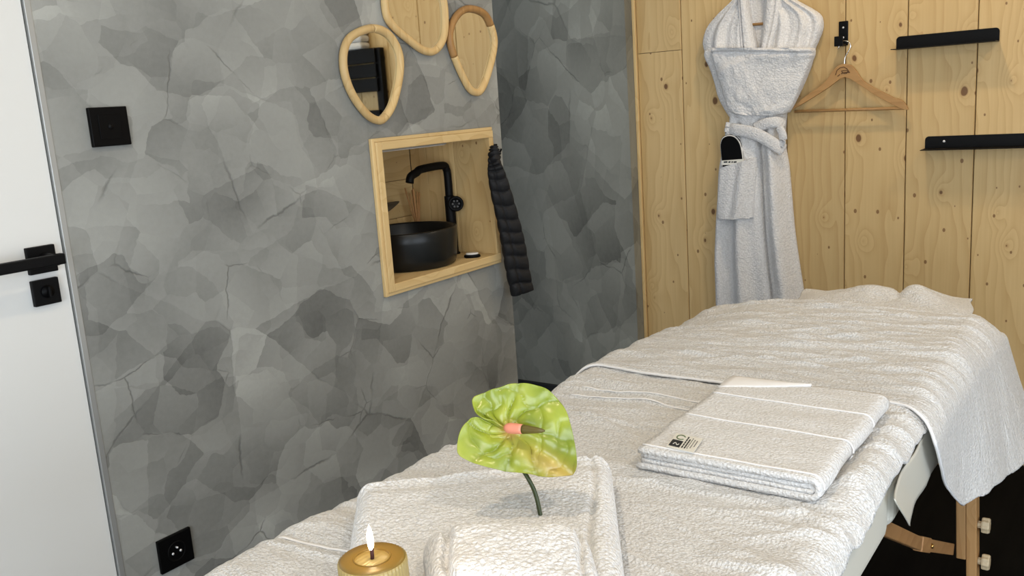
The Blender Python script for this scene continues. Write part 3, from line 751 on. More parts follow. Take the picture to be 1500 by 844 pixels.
# skirt of the robe
krows = [(160, 1070, 1150), (172, 1069, 1149), (185, 1068, 1148), (205, 1066, 1147), (222, 1060, 1149), (245, 1055, 1153), (290, 1052, 1157), (335, 1049, 1161), (380, 1047, 1167), (425, 1048, 1174), (470, 1049, 1180), (540, 1050, 1188), (590, 1051, 1192)]
def kf(u, v):
    am = .008+.020*sstep(.10, .4, v)
    w = v*1.2
    f = np.sin(u*15+1.0+w)*.6+np.sin(u*24.5+.6-w*1.4)*.35
    open_ = -.030*np.exp(-((u-.60-.10*v)/.020)**2)*sstep(.08, .2, v)
    return am*f+open_+.004*fbm(u*8, np.full_like(u, v*18), 5)
cushion_rows('skirt', krows, 'terry_robe', rb, RB-.002, lambda v: .070, nu=140, p=3.2, disp=kf, nrow=8)
# belt: loop round the waist and the end slung down to the right
def ribbon(name, px, ys, width, thick, material='terry_robe'):
    pts = smooth_path([on_y(p, y) for p, y in zip(px, ys)], 8)
    tube(name, pts, 1.0, material, rb, nseg=18, flat=(thick/2, width/2), up=(0, 0, 1))
ribbon('belt', [(1068, 190), (1075, 190), (1095, 193), (1115, 200), (1135, 212), (1148, 220)], [RB-.05, RB-.078, RB-.090, RB-.094, RB-.090, RB-.066], .046, .016)
ribbon('belt', [(1106, 188), (1122, 181), (1138, 179), (1149, 181)], [RB-.080, RB-.092, RB-.088, RB-.06], .040, .016)
kn = on_y((1118, 192), RB-.094)
ribbon('belt_end', [(1141, 186), (1146, 196), (1147, 206), (1143, 213)], [RB-.086, RB-.088, RB-.084, RB-.078], .03, .014)
ribbon('belt_end', [(1068, 180), (1066, 190), (1066, 200)], [RB-.060, RB-.066, RB-.060], .026, .02)
# patch pocket
cushion_rows('pocket', [(246, 1055, 231, 1106), (249, 1053.5, 234, 1107), (270, 1052, 262, 1106), (300, 1050, 297, 1104), (318, 1049, 317, 1103), (321, 1050, 319.5, 1102)], 'terry_robe', rb, RB-.055, lambda v: .052, nu=40, p=3.2, disp=fold_fn(10, .006, .4, 2))

# slippers tucked in the pocket
def slipper(shift, ydepth, label):
    k = [(1064, 290), (1062, 262), (1058, 242), (1055.5, 222), (1055, 210), (1058, 202), (1064, 198.5), (1071, 198), (1078, 201), (1084, 209), (1087, 220), (1089, 234), (1090, 250), (1088, 290)]
    O = smooth_path([on_y((p[0]+shift[0], p[1]+shift[1]), ydepth) for p in k], 4, closed=True)
    c = O.mean(0)
    e = empty('slipper', (c[0], ydepth, O[:, 2].min()), label, 'slipper', 'slippers in the robe pocket')
    prism('sole', [(p[0], ydepth, p[2]) for p in O], (0, .009, 0), 'white_dot_sole', e, bevel=.002)
    I = [c+(p-c)*np.array((.93, 1, .955)) for p in O]
    prism('insole', [(p[0], ydepth-.004, p[2]) for p in I], (0, .0045, 0), 'black_plastic', e, bevel=.0012)
    prism('edge_piping', [(p[0], ydepth+.0035, p[2]) for p in [c+(p-c)*np.array((1.03, 1, 1.02)) for p in O]], (0, .0025, 0), 'black_plastic', e)
    return e
M['white_dot_sole'] = mat('white_slipper_sole', (.72, .70, .66), .8)
s1 = slipper((0, 0), RB-.084, 'black slipper with white strap standing in the bathrobe pocket')
s2 = slipper((3.5, -.5), RB-.070, 'black slipper half hidden behind the other in the bathrobe pocket')
st = [on_y(p, RB-.096) for p in [(1056.5, 235.5), (1089, 233), (1089, 240), (1073, 241.5), (1056.5, 242)]]
prism('strap', st, (0, .0075, 0), 'tag', s1, bevel=.001)
for x0, x1 in ((1060, 1065.5), (1067, 1070), (1071.5, 1073.5), (1074.5, 1079)):
    prism('print', [on_y(p, RB-.0964) for p in [(x0, 236.6), (x1, 236.2), (x1, 238.3), (x0, 238.7)]], (0, .0005, 0), 'ink', s1)

# ================================================================== MASSAGE TABLE
TX0, TX1, TY0, TY1 = -1.0, -.305, .40, 2.36
TT = CZ-.592           # padding top
TM = 1.40              # where the two halves meet
TBm = TT-.118
mt_ = empty('massage_table', ((TX0+TX1)/2, (TY0+TY1)/2, 0), 'folding massage table with off-white padded top and beech legs', 'massage table')
def pad(y0, y1):
    r = .05; n = 6; sec = []
    out = []
    for cx, cy, a0 in ((TX1-r, y1-r, 0), (TX0+r, y1-r, 90), (TX0+r, y0+r, 180), (TX1-r, y0+r, 270)):
        rr = r
        for t in np.linspace(0, 90, n):
            a = math.radians(a0+t); out.append((cx+rr*math.cos(a), cy+rr*math.sin(a)))
    return out
def half(y0, y1, low=0):
    r = .028
    o = box('padded_top', (TX0, y0, TBm), (TX1, y1, TT-low), 'vinyl', mt_, bevel=.03, seg=5); return o
half(TY0, TM-.002); half(TM+.002, TY1-.02, .016)
# cover of the far half laps over the joint, its loose edge standing slightly proud
fl = []; na, nb_ = 12, 30
for i in range(na):
    for j in range(nb_):
        a = i/(na-1); b = (j/(nb_-1))**2
        y0 = TM-.055+.125*a**1.2
        fl.append((TX1+.003+.016*math.exp(-b*26)*(.35+.65*math.sin(math.pi*(.25+.6*a)))+.0015*math.sin(b*40), y0+(TY1-.03-y0)*b, TT-.026-a*.100))
mesh('cover_flap', fl, [(i*nb_+j, i*nb_+j+1, (i+1)*nb_+j+1, (i+1)*nb_+j) for i in range(na-1) for j in range(nb_-1)], 'vinyl', mt_, smooth=True, solid=.002)
boxes('frame_rail', [((TX0+.05, TY0+.06, TBm-.03), (TX0+.08, TM-.02, TBm)), ((TX0+.05, TM+.02, TBm-.03), (TX0+.08, TY1-.06, TBm))], 'beechY', mt_)
boxes('frame_rail', [((TX1-.10, TY0+.06, TBm-.025), (TX1-.075, TM-.02, TBm)), ((TX1-.10, TM+.02, TBm-.025), (TX1-.075, TY1-.06, TBm))], 'beechY', mt_)
LY = 2.145
def leg(xt, xb, y, sgn):
    # upper fixed length and lower sliding length with two clamp knobs on the end face
    top = Vector((xt, y, TBm)); d = Vector((xb-xt, 0, -TBm)).normalized()
    o = sgn*.0
    g = beam('leg_upper', top+Vector((0, -.0, 0)), top+d*.385, .020, .042, (1, 0, 0), 'beechZ', mt_)
    off = Vector((0.0215*(1 if xt > -.6 else -1), 0, 0))
    lo = top+off+d*.14; k = (lo.z-.004)/-d.z
    g2 = beam('leg_lower', lo, lo+d*k, .022, .042, (1, 0, 0), 'beechZ', mt_)
    box('rubber_foot', ((lo+d*k).x-.014, y-.022, 0), ((lo+d*k).x+.014, y+.022, .014), 'black', mt_, bevel=.002)
    for dist in (.30, .39):
        p = top+off+d*dist+Vector((.0112*(1 if xt > -.6 else -1), 0, 0))
        ax_ = Vector((1 if xt > -.6 else -1, 0, 0))
        lathe('clamp_knob', [(.008, 0), (.008, .007), (.0165, .008), (.0175, .011), (.0175, .021), (.0155, .024), (0, .024)], p, 'knob', mt_, n=48, axis=ax_, smooth=False, ripple=lambda a, h: .06*math.cos(8*a))
leg(-.322, -.302, LY, 1); leg(TX0+.03, TX0+.01, LY, 1)
leg(-.322, -.302, TY0+.22, 1); leg(TX0+.03, TX0+.01, TY0+.22, 1)
cz_ = CZ-.872
for y in (LY+.028, TY0+.22-.028):
    beam('crossbar', (TX0+.04, y, cz_), (-.325, y, cz_), .034, .018, (0, 0, 1), 'beech', mt_)
# hinged braces
def brace(x, ya, yb):
    a = np.array((x, ya, TBm-.004)); b = np.array((x, yb, CZ-1.075)); m1 = a+(b-a)*.46+np.array((0, 0, -.010)); m2 = a+(b-a)*.58+np.array((0, 0, -.008))
    beam('brace', a, m1, .026, .014, (0, .4, 1), 'beechY', mt_)
    beam('brace_joint', m1, m2, .030, .018, (0, .4, 1), 'knobdark', mt_)
    beam('brace', m2, b, .026, .014, (0, .4, 1), 'beechY', mt_)
    lathe('hinge_pin', [(.005, 0), (.005, .004), (0, .005)], m2+np.array((.009, 0, 0)), 'brass', mt_, n=16, axis=(1, 0, 0))
M['knobdark'] = M['beechY']; M['brass'] = mat('brass_pin', (.55, .36, .12), .3, 1.0)
brace(-.332, 1.44, LY-.02); brace(TX0+.04, 1.44, LY-.02)
# face cradle at the far end
boxes('face_rest', [((-.75, TY1+.015, TT-.06), (-.45, TY1+.25, TT-.012))], 'vinyl', mt_, bevel=.022)
for x in (-.70, -.50): tube('face_rest_rod', [(x, TY1-.05, TT-.085), (x, TY1+.1, TT-.085), (x, TY1+.1, TT-.05)], .007, 'beech', mt_, nseg=10)

# ------------------------------------------------------------------ cloths on the table
def drape_x(s, hw, r):
    """arc length from the centre line -> (offset, drop)"""
    a = np.abs(s); f = hw-r; q = r*math.pi/2
    x = np.where(a < f, a, np.where(a < f+q, f+r*np.sin((a-f)/r), hw)); z = np.where(a < f, 0, np.where(a < f+q, r-r*np.cos((a-f)/r), r+(a-f-q)))
    return np.sign(s)*x, z
xc = (TX0+TX1)/2; hw0 = (TX1-TX0)/2
def ridge_lines(X, Y, lines):
    h = np.zeros_like(X)
    for y0, sl_, amp, wid, x0, x1 in lines:
        h += amp*np.exp(-((Y-(y0+sl_*(X+.65)+.008*np.sin(X*9+y0*30)))/wid)**2)*sstep(x0-.03, x0+.03, X)*(1-sstep(x1-.03, x1+.03, X))
    return h
def crease(x, y, seed):
    return np.clip(1-3.2*np.abs(fbm(x, y, seed, 2)), 0, 1)**2.2
# big terry cover
nu, nv = 260, 420
S = np.linspace(-(hw0+.10), hw0+.020, nu); Yv = np.linspace(TY0-.03, 1.74, nv)
SS, YY = np.meshgrid(S, Yv)
edge = 1+.05*vnoise(YY*5, SS*0, 3)
ox, dz = drape_x(SS*edge, hw0+.007, .040)
XX = xc+ox; ZZ = TT+.007-dz
top = 1-sstep(.0, .05, dz)
wr = .0085*fbm(XX*3.2+.8*YY, YY*13+XX*2, 11, 3)+.0045*fbm(XX*2.4-YY, YY*24, 23, 2)
wr += .0055*crease(XX*2.2+YY*.9, YY*7+XX*1.5, 61)+.004*crease(XX*3.5-YY, YY*12-XX*4, 67)
wr *= 1+1.1*sstep(-.47, -.34, XX)
under = sstep(-.67, -.63, XX)*sstep(-.33, -.36, XX)*sstep(1.15, 1.2, YY)*sstep(1.63, 1.58, YY)
under = np.maximum(under, sstep(-.92, -.88, XX)*sstep(-.40, -.45, XX)*sstep(.5, .6, YY)*sstep(1.12, 1.05, YY))
wr *= 1-.75*under
wr += ridge_lines(XX, YY, [(.80, .20, .004, .006, -1.2, -.75), (.93, .12, .0035, .005, -1.2, -.6), (1.17, -.02, .003, .005, -.62, -.2), (1.36, .03, .003, .0045, -1.1, -.64), (1.48, .02, .0045, .005, -1.1, -.60), (1.52, .02, .003, .004, -1.1, -.60), (1.58, .0, .002, .01, -1.1, -.3), (.98, -.3, .004, .006, -.6, -.2), (1.10, -.35, .003, .008, -.55, -.2)])
ZZ = ZZ+(wr+.006)*(.35+.65*top)*(1-.7*sstep(1.62, 1.72, YY))
side = 1-top
XX = XX+np.sign(ox)*side*(.004+.006*(vnoise(YY*22, dz*3, 8)+.5))
# slack over the left edge
XX = XX+np.where(ox < 0, side*(-.02)*(sstep(1.1, .85, YY)), 0)
P = np.stack([XX, YY, ZZ], -1)
ZZ += .0012*vnoise(XX*190, YY*190, 5)
P[..., 2] = ZZ
tc_ = grid_mesh('table_cover', P, 'terry', None, solid=.005, origin=(xc, 1.2, TT+.006))
for y_, sl_, x0_, x1_ in ((1.475, .02, -.93, -.66), (1.52, .015, -.93, -.66), (.815, .18, -.98, -.84)):
    pts = []
    for x_ in np.linspace(x0_, x1_, 40):
        yq = y_+sl_*(x_+.65)+.004*math.sin(x_*23)
        iv = int(round((yq-Yv[0])/(Yv[1]-Yv[0]))); iu = int(np.argmin(np.abs(P[iv, :, 0]-x_)))
        pts.append((x_, yq, P[iv, iu, 2]+.0035))
    tube('woven_line', smooth_path(pts[::3], 3), .0020, 'dobby', tc_, nseg=8, flat=(1.3, .6), up=(0, 0, 1))
tag(tc_, 'white terry cover spread over the massage table', 'cover')

# second towel over the far half with its corner hanging down on the window side
nu, nv = 300, 300
hwb = hw0+.020; rb_ = .050
smax = (hwb-rb_)+rb_*math.pi/2+.235
S = np.linspace(-(hwb-rb_+rb_*math.pi/2+.10), smax, nu); V = np.linspace(0, 1, nv)
SS, VV = np.meshgrid(S, V)
hang = np.clip((SS-(hwb-rb_*.3))/(smax-(hwb-rb_*.3)), 0, 1)
ynear = 1.640+.018*vnoise(SS*6, SS*0, 4)+.0*SS
ynear = ynear-.045*sstep(.28, .40, SS)*(1-hang)+hang**1.15*.195-.03*sstep(0, .15, hang)*(1-hang)
ynear = ynear-.05*sstep(-.30, -.45, SS)
yfar = 2.385+.035*VV*0
YY = ynear+(yfar-ynear)*VV
ox, dz = drape_x(SS, hwb, rb_)
top = 1-sstep(.0, .06, dz)
crown = .012*np.exp(-((ox-.05)/.20)**2)*sstep(1.62, 2.2, YY)-.030*sstep(.15, .36, -ox)*sstep(1.72, 2.2, YY)
XX = xc+ox; ZZ = TT+.0135-dz+crown*top
wr = .0100*fbm(XX*2.6+YY*1.4, YY*15+XX*2.5, 31, 3)+.0045*fbm(XX*4-YY*2, YY*34-XX*5, 47, 2)
wr += .0075*crease(XX*1.8+YY*.6, YY*8+XX*1.2, 73)+.0055*crease(XX*2.6-YY*.8, YY*13-XX*3, 79)
wr += ridge_lines(XX, YY, [(1.80, .05, .004, .006, -.95, -.55), (1.86, -.06, .003, .006, -.7, -.3), (1.99, -.02, .004, .007, -.75, -.4), (2.08, .05, .003, .006, -1.0, -.5), (2.14, -.08, .004, .007, -.8, -.25)])
hem = .003*np.exp(-((YY-ynear-.008)/.006)**2)
ZZ = ZZ+(wr*sstep(0, .06, YY-ynear)+.007+hem)*(.3+.7*top)
side = 1-top
flare = np.where(ox > 0, hang, 0)
XX = XX+side*np.sign(ox)*(.006)+flare*(.006+.075*sstep(1.78, 2.2, YY)+.006*np.sin(YY*17+.7)+.012*fbm(YY*7, dz*5, 3))
ZZ += np.where(ox > 0, hang**2*.03*(1-sstep(1.8, 2.15, YY)), 0)
# far end falls over the end of the table
fall = sstep(2.31, 2.385, YY)
ZZ = ZZ-fall**2*.040*top
ZZ += .0010*vnoise(XX*190, YY*190, 9)
P = np.stack([XX, YY, ZZ], -1)
# far hem hanging down behind the table end
ext = []
for k in range(1, 16):
    row = P[-1].copy(); row[:, 1] += .012*min(k, 4)/4*1.6; row[:, 2] -= .011*k; ext.append(row)
P = np.concatenate([P, np.array(ext)], 0)
bl = grid_mesh('bath_sheet', P, 'terry_sheet', None, solid=.006, origin=(xc, 2.0, TT+.02))
tube('hem', P[0, ::2]+np.array((0, 0, .0015)), .0028, 'dobby', bl, nseg=8)
tag(bl, 'large white bath sheet over the far half of the table, corner hanging down', 'towel')

# crumpled towel on the face rest
nu, nv = 110, 70
U, V = np.meshgrid(np.linspace(-1, 1, nu), np.linspace(0, 1, nv))
xcen = -.595
X = xcen+U*.225+.012*np.sin(V*5)
Yh = 2.43+V*.23
env = np.clip(1-np.abs(U)**3.2, 0, 1)
Z = TT-.010+.030*env*np.sin(np.clip(V*1.25+.05, 0, 1)*math.pi)**.6
Z += env*(.016*np.exp(-((U+.12)/.26)**2)+.026*np.exp(-((U-.42)/.20)**2)-.016*np.exp(-((U-.20)/.06)**2))*sstep(.1, .5, V)
Z += .012*fbm(U*3+V*2, V*4, 71)*env
P = np.stack([X, Yh, Z], -1)
ht = grid_mesh('face_rest_towel', P, 'terry', None, solid=.006, origin=(xcen, 2.5, TT))
tag(ht, 'small crumpled white towel on the face rest at the end of the table', 'towel')

# ------------------------------------------------------------------ neatly folded towel with label
ZT = TT+.0185
fx0, fx1, fy0, fy1 = -.640, -.352, 1.190, 1.590
ft = empty('folded_bath_towel', ((fx0+fx1)/2, (fy0+fy1)/2, ZT), 'white towel folded flat with a small printed label, lying on the table', 'towel')
def ufold(name, y0, y1, xin, xout, zb, zt, tk, mat_, seed, xtop=None):
    """one U-folded thickness: open at the left, round fold at the right"""
    n = 14; r = (zt-zb)/2-tk/2; zc = (zt+zb)/2
    sec = []
    xs = np.linspace(xin, xout-(zt-zb)/2, 26); xt = np.linspace(xtop if xtop else xin, xout-(zt-zb)/2, 26)
    outer = [(x, zb) for x in xs]+[(xs[-1]+(r+tk/2)*math.sin(a), zc-(r+tk/2)*math.cos(a)) for a in np.linspace(0, math.pi, n)[1:-1]]+[(x, zt) for x in xt[::-1]]
    ri = max(r-tk/2, .0004)
    inner = [(x, zb+tk) for x in xs]+[(xs[-1]+ri*math.sin(a), zc-ri*math.cos(a)) for a in np.linspace(0, math.pi, n)[1:-1]]+[(x, zt-tk) for x in xt[::-1]]
    loop = outer+inner[::-1]
    ny = 60; P = np.zeros((ny, len(loop), 3))
    for i in range(ny):
        y = y0+(y1-y0)*i/(ny-1)
        for j, (x, z) in enumerate(loop):
            sw = sstep(y0, y0+.015, y)*sstep(y1, y1-.015, y)
            P[i, j] = (x+.002*math.sin(y*31+seed), y, z)
    tw = (P[..., 2]-zb)/(zt-zb)
    P[..., 2] += tw*(.0035*fbm(P[..., 0]*9, P[..., 1]*22, 90+seed, 2)+.0008*vnoise(P[..., 0]*200, P[..., 1]*200, 5))
    P[..., 1] += .0025*vnoise(P[..., 0]*25, P[..., 2]*60, seed)
    nu = P.shape[1]; idx = np.arange(ny*nu).reshape(ny, nu); Fc = []
    for i in range(ny-1):
        for j in range(nu): Fc.append((int(idx[i, j]), int(idx[i, (j+1) % nu]), int(idx[i+1, (j+1) % nu]), int(idx[i+1, j])))
    L = len(outer)
    for i in (0, ny-1):
        for j in range(L-1): Fc.append((int(idx[i, j]), int(idx[i, j+1]), int(idx[i, nu-2-j]), int(idx[i, nu-1-j])))
    return mesh(name, P.reshape(-1, 3), Fc, mat_, ft, smooth=True)
ufold('outer_fold', fy0, fy1, fx0, fx1, ZT, ZT+.034, .0085, 'terry_fold', 1, xtop=fx0+.004)
ufold('inner_fold', fy0+.004, fy1-.02, fx0+.006, fx1-.011, ZT+.0095, ZT+.0245, .0066, 'terry_fold', 2)
# flat woven band, its raised edges running across the towel
def top_line(name, y0, sl_, x0, x1, mat_, w=.0022, wrap=True):
    pts = []
    for x in np.linspace(x0, x1-.017, 30): pts.append((x, y0+sl_*(x-x0), ZT+.0346))
    if wrap:
        for a in np.linspace(0, math.pi*.8, 10)[1:]: pts.append((x1-.017+.0178*math.sin(a), y0+sl_*(x1-x0)-.001*a, ZT+.017+.0178*math.cos(a)))
    P_ = np.array(pts); P_[:, 2] += .0035*fbm(P_[:, 0]*9, P_[:, 1]*22, 91, 2)
    tube(name, P_, w, mat_, ft, nseg=8, flat=(1, .55), up=(0, 0, 1))
for y_, s_ in ((1.485, -.02), (1.365, -.03), (1.205, .0)): top_line('woven_line', y_, s_, fx0+.006, fx1, 'dobby')
# back flap, thinner smooth hem lying proud at the far left corner
fpts = []
for i in range(12):
    for j in range(9):
        a = i/11; b = j/8
        fpts.append((fx0+.004+a*.15, fy1-.001-b*.075*(1-.92*a), ZT+.0352+.003*math.sin(math.pi*b)))
mesh('hem_flap', fpts, [(i*9+j, i*9+j+1, (i+1)*9+j+1, (i+1)*9+j) for i in range(11) for j in range(8)], 'dobby', ft, smooth=True, solid=.0025)
# printed label
lo = on_z((979, 654), ZT+.037); lr = on_z((1009, 661), ZT+.037); lu = on_z((992, 637), ZT+.037)
eu = (lr-lo); ev = (lu-lo)
def lab(name, u0, v0, u1, v1, mat_, h=.0006, z=0):
    pts = [lo+eu*a+ev*b+np.array((0, 0, z)) for a, b in ((u0, v0), (u1, v0), (u1, v1), (u0, v1))]
    return prism(name, pts, (0, 0, h), mat_, ft)
tg_ = lab('label_tag', -.06, -.08, 1.25, 1.06, 'tag', .0016)
lab('label_print', .0, .02, .52, .52, 'ink', .0006, .0016)
tube('label_print', [lo+eu*(.16+.26*t)+ev*(.16+.10*math.sin(t*6)+.12*t)+np.array((0, 0, .0023)) for t in np.linspace(0, 1, 12)], .0007, 'tag', ft, nseg=6)
tube('label_print', [lo+eu*(.30+.20*math.cos(t))+ev*(.78+.17*math.sin(t))+np.array((0, 0, .0019)) for t in np.linspace(.5, 5.6, 20)], .0011, 'ink_green', ft, nseg=6)
for k, (a, b, mm) in enumerate(((.05, .98, 'ink'), (.05, .80, 'ink'), (.08, .95, 'ink_soft'), (.15, .85, 'ink_soft'), (.30, .80, 'ink_soft'))):
    u_ = .60+.125*k
    nseg = 5 if k < 2 else 7
    for q_ in range(nseg):
        v0 = a+(b-a)*q_/nseg; lab('label_print', u_, v0, u_+(.06 if k < 2 else .035), v0+(b-a)/nseg*(.8 if k < 2 else .6), mm, .0005, .0016)

# ------------------------------------------------------------------ thick towel pad, small towel, candle, flower
def quad_pad(name, corners, z0, hgt, mat_, label, cat, seed, r=.03, nx=150, ny=130, amp=.004, sag=0, creases=(), hems=()):
    """soft folded towel: rounded quad footprint (BL, BR, FR, FL)"""
    c = np.array(corners, float)
    U, V = np.meshgrid(np.linspace(0, 1, nx), np.linspace(0, 1, ny))
    def pos(U, V):
        return ((1-U)*(1-V))[..., None]*c[0]+(U*(1-V))[..., None]*c[1]+(U*V)[..., None]*c[2]+((1-U)*V)[..., None]*c[3]
    XY = pos(U, V)
    lx = np.linalg.norm(c[1]-c[0]); ly = np.linalg.norm(c[3]-c[0])
    du = np.minimum(U, 1-U)*lx; dv = np.minimum(V, 1-V)*ly
    fu = np.clip(du/r, 0, 1); fv = np.clip(dv/r, 0, 1)
    prof = (np.sqrt(1-(1-fu)**2))**.55*(np.sqrt(1-(1-fv)**2))**.55
    Z = z0+hgt*prof+prof*(amp*fbm(XY[..., 0]*11, XY[..., 1]*11, seed, 3)+sag*np.sin(U*math.pi))
    for cu, cw, cdp in creases: Z -= prof*cdp*np.exp(-((U-cu-.02*np.sin(V*7))/cw)**2)
    for hv_, hw_, hh_ in hems: Z += prof*hh_*np.exp(-((V-hv_-.012*np.sin(U*6))/hw_)**2)
    Z += prof*.0013*vnoise(XY[..., 0]*230, XY[..., 1]*230, seed+1)
    top = np.concatenate([XY, Z[..., None]], -1)
    bot = np.concatenate([XY, np.full_like(Z, z0)[..., None]], -1)
    n = nx*ny; idx = np.arange(n).reshape(ny, nx); Fc = []
    for i in range(ny-1):
        for j in range(nx-1): Fc.append((int(idx[i, j]), int(idx[i, j+1]), int(idx[i+1, j+1]), int(idx[i+1, j])))
    Vv = np.concatenate([top.reshape(-1, 3), np.array([[*q_, z0] for q_ in c])])
    rim = [int(k) for k in idx[0, :]]+[int(k) for k in idx[1:, -1]]+[int(k) for k in idx[-1, -2::-1]]+[int(k) for k in idx[-2:0:-1, 0]]
    Fc.append(tuple(rim))
    o = mesh(name, Vv[:n], Fc, mat_, None, smooth=True)
    if label: tag(o, label, cat)
    return o
ZP = TT+.0185
PADH = .068
pad_c = [(-.908, .845), (-.640, 1.115), (-.385, .700), (-.705, .612)]
quad_pad('towel_pad', pad_c, ZP, PADH, 'terry_near', 'thick folded white towel under the flower, behind the candle', 'towel', 3, r=.034, amp=.007, hems=((.10, .012, .004), (.16, .03, -.003)), creases=((.90, .012, .006),))
ZS = ZP+PADH-.002
def P2(px, z): p = on_z(px, z); return (p[0], p[1])
zt_ = ZS+.055
sm_c = [P2((616, 786), zt_-.02), P2((862, 783), zt_-.02), (-.385, .660), (-.556, .600)]
quad_pad('hand_towel', sm_c, ZS, .058, 'terry_near', 'small plump white towel lying on top of the thick folded towel', 'towel', 9, r=.036, amp=.012, sag=.008, creases=((.14, .03, .014), (.91, .02, .010)))

# candle
cr_ = .0335; cdist = .93
dct = ray((545, 816)); dct /= np.linalg.norm(dct); ct = CAM+dct*cdist
cb = np.array((ct[0], ct[1], TT+.017)); chh = ct[2]-cb[2]
cn = empty('candle', cb, 'ribbed golden candle with a lit wick in front of the towels', 'candle')
lathe('candle_glass', [(0, 0), (cr_*.96, 0), (cr_, .004), (cr_, chh-.006), (cr_*.985, chh-.002)], cb, 'flute', cn, n=240, ripple=lambda a, h: .018*math.cos(48*a))
lathe('wax', [(cr_*.985, chh-.010), (cr_*.97, chh-.002), (cr_*.90, chh), (cr_*.60, chh-.0005), (cr_*.52, chh-.0005), (cr_*.50, chh-.0030), (cr_*.30, chh-.004), (0, chh-.004)], cb, 'wax', cn, n=96)
tube('wax_lip', [cb+np.array((cr_*.53*math.cos(a), cr_*.53*math.sin(a), chh-.0004)) for a in np.linspace(0, 2*math.pi, 48, endpoint=False)], .0007, 'wax', cn, nseg=8, closed=True)
tube('wick', [cb+np.array((0, 0, chh-.004)), cb+np.array((.0006, .0004, chh+.010))], .0019, 'wick', cn, nseg=10)
fp = [(0.0, .007), (.0020, .008), (.0030, .012), (.0033, .018), (.0030, .024), (.0018, .030), (0, .034)]
lathe('flame', [(r_, h_+chh) for r_, h_ in fp], cb, 'flame', cn, n=24)
pl_ = bpy.data.lights.new('candle_light', 'POINT'); pl_.energy = .09; pl_.color = (1, .66, .32); pl_.shadow_soft_size = .008
po = bpy.data.objects.new('candle_light', pl_); COL.objects.link(po); po.location = cb+np.array((0, 0, chh+.046)); parent_to(po, cn)

# anthurium flower
fb = on_z((793, 753), ZP+PADH+.002)
fl_ = empty('anthurium', fb, 'lime green anthurium flower on a thin stem standing in the towels', 'flower')
ctr = ray((746, 632)); ctr = CAM+ctr/np.linalg.norm(ctr)*1.145
tocam = CAM-ctr; tocam /= np.linalg.norm(tocam)
nrm = tocam+np.array((0, 0, .35))+RT*.0; nrm /= np.linalg.norm(nrm)
def on_plane(px):
    d = ray(px); t_ = np.dot(ctr-CAM, nrm)/np.dot(d, nrm); return CAM+d*t_
out_px = [(724, 621), (708, 617), (698, 608), (693, 596), (694, 587), (706, 580), (730, 573), (752, 567.5), (775, 568), (798, 575), (815, 588), (828, 606), (836, 630), (842, 655), (845, 678), (842, 690), (832, 695), (816, 698), (796, 697), (770, 693), (740, 690), (710, 685), (685, 676), (671.5, 667), (671, 650), (676, 633), (686, 620), (697, 614.5), (710, 619), (724, 625)]
OP = smooth_path([on_plane(p) for p in out_px], 6)
nth = len(OP); nr = 80
e1_ = on_plane((838, 690))-ctr; Ltip = np.linalg.norm(e1_); e1_ /= Ltip; e2_ = np.cross(nrm, e1_)
P = np.zeros((nr, nth, 3)); VEIN_SHADE = np.zeros((nr, nth))
for i in range(nr):
    rr = (i/(nr-1))
    for j in range(nth):
        p = ctr+(OP[j]-ctr)*rr
        a = np.dot(p-ctr, e1_)/Ltip; b = np.dot(p-ctr, e2_)/Ltip
        th_ = math.atan2(b, a); rad = math.hypot(a, b)
        # three main veins sweeping from the centre, with cross veins pillowing between them
        n1 = float(vnoise(a*3.5, b*3.5, 7)); n2 = float(vnoise(a*5+9, b*5, 8))
        qa = abs(math.sin(th_*4.2+2.6*rad+1.8*n1)); qb = abs(math.sin(rad*11.0+.8*math.cos(th_*1.5)+2.4*n2+th_*.8))
        pillow = min(1.0, qa**.45)*(.45+.55*qb**.5)
        VEIN_SHADE[i, j] = (1-pillow)**2*min(1, rr*1.6)
        fold_mid = -.010*math.exp(-(b/.13)**2)*max(0, min(1, a*2))
        hgt = .0105*pillow*(min(1, rr*2.2)*(1-rr*.6))+fold_mid
        hgt += .020*rr**2*max(0, math.sin(th_+.3))*.6+.0035*float(vnoise(a*7, b*7, 3))*rr
        hgt += .012*rr**3*max(0, -a)                # lobes lift up
        hgt -= .016*rr**3*max(0, a)*max(0, -b+.3)    # lower edge and tip roll back
        if j < 14: hgt += .010*(1-j/14)*rr
        P[i, j] = p+nrm*hgt
M['spathe'] = mat('lime_spathe', (.42, .46, .05), .32, 0, .55)
t = NT(M['spathe'])
_b = t.b; _b.inputs['Subsurface Weight'].default_value = .0; _b.inputs['Coat Weight'].default_value = .12; _b.inputs['Coat Roughness'].default_value = .15
nz = t.noise(t.coords(), 26, 3); nz2 = t.noise(t.coords(), 9, 2)
col = t.ramp(nz.outputs[0], [(.3, (.18, .24, .014)), (.55, (.29, .34, .028)), (.75, (.38, .40, .06))])
geo = t.n('ShaderNodeTexCoord')
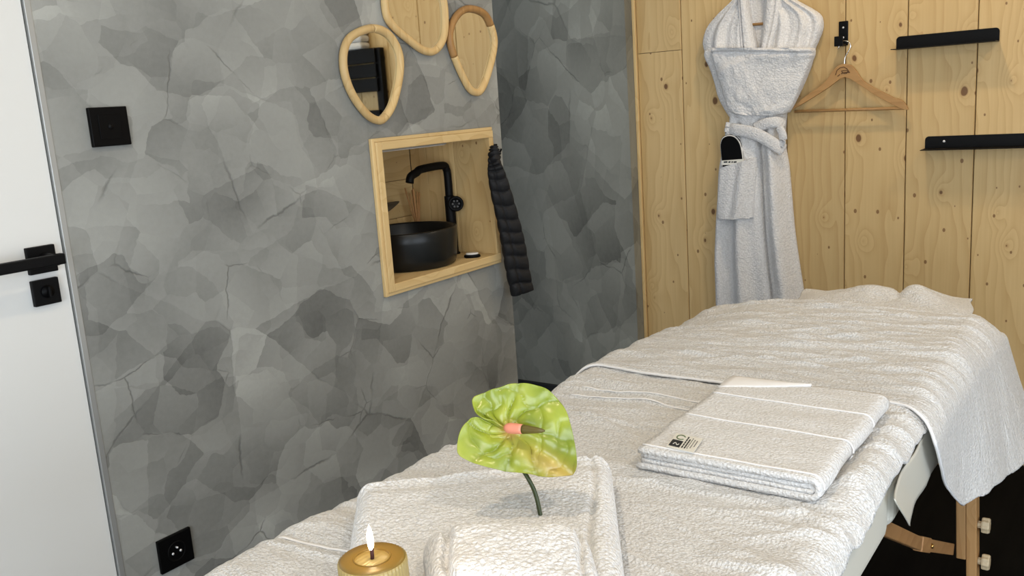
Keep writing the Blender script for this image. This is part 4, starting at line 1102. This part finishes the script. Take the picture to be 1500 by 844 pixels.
# blush near the tip midrib and centre: object space gradient stored as attribute
at = t.n('ShaderNodeAttribute'); at.attribute_name = 'blush'
av = t.n('ShaderNodeAttribute'); av.attribute_name = 'vein_shade'
col = t.mix(t.math('MULTIPLY', av.outputs['Fac'], .85), col, (.12, .17, .008))  # darker green paints groove shade into the colour, along with the vein tint
col = t.mix(at.outputs['Fac'], col, (.52, .33, .09)); t.l(col, t.b.inputs['Base Color'])
spo = grid_mesh('spathe', P, 'spathe', fl_, solid=.0016)
me = spo.data; attr = me.attributes.new('blush', 'FLOAT', 'POINT')
vals = []
for i in range(nr):
    for j in range(nth):
        p = ctr+(OP[j]-ctr)*(i/(nr-1)); a = np.dot(p-ctr, e1_)/Ltip; b = np.dot(p-ctr, e2_)/Ltip
        v1 = math.exp(-((b+.10)/.16)**2)*max(0, min(1, a*1.2+.1)); v2 = math.exp(-((a)**2+b**2)/.012)
        vals.append(min(.8, v1*.75+v2))
attr.data.foreach_set('value', vals)
va = me.attributes.new('vein_shade', 'FLOAT', 'POINT'); va.data.foreach_set('value', [float(x) for x in VEIN_SHADE.reshape(-1)])
# spadix
s0 = ctr+nrm*.004; stp = on_plane((797, 644))
sdir = (stp-ctr); 
sp_pts = [s0+sdir*f_+nrm*(.010+.024*f_) for f_ in np.linspace(-.12, 1, 14)]
rads = [.0035, .0062, .0068, .0068, .0066, .0063, .0059, .0055, .0050, .0045, .0040, .0034, .0027, .0012]
tube('spadix', sp_pts[:7], rads[:7], mat('pink_spadix', (.72, .26, .17), .5), fl_, nseg=18)
tube('spadix_tip', sp_pts[6:], rads[6:], mat('olive_spadix_tip', (.10, .075, .012), .4), fl_, nseg=18)
# stem
sb_ = ctr-nrm*.004
stem = smooth_path([sb_, ctr-nrm*.02+np.array((0, 0, -.02)), on_plane((772, 698))*.0+(CAM+ray((773, 700))/np.linalg.norm(ray((773, 700)))*1.165), CAM+ray((785, 726))/np.linalg.norm(ray((785, 726)))*1.17, fb+np.array((0, 0, -.012))], 8)
tube('stem', stem, .0028, mat('dark_green_stem', (.035, .05, .012), .4), fl_, nseg=12)

# ================================================================== ADDED CEILING DOWNLIGHTS
def added_downlight(x, y, label):  # unseen warm lamp, added to account for the room lighting
    e = empty('added_ceiling_light', (x, y, ZC), label, 'ceiling light', 'added recessed ceiling lights')
    lathe('trim_ring', [(.045, -.004), (.055, -.004), (.056, 0), (.044, 0)], (x, y, ZC), 'white_paint', e, n=40)
    lathe('diffuser', [(.044, -.002), (0, -.002)], (x, y, ZC), 'lamp_disc', e, n=40)
    l = bpy.data.lights.new('added_downlight', 'AREA'); l.shape = 'DISK'; l.size = .09; l.energy = 6.2; l.color = (1, .80, .55)
    o = bpy.data.objects.new('added_downlight_lamp', l); COL.objects.link(o); o.location = (x, y, ZC-.012); parent_to(o, e)
for x, y, lb in ((-.75, 2.75, 'in front of the hanging bathrobe'), (.45, 2.6, 'beside the black slatted rack'), (-.75, .5, 'above the candle end of the massage table'), (.45, .5, 'between the two added windows')):
    added_downlight(x, y, 'added round recessed ceiling light '+lb)
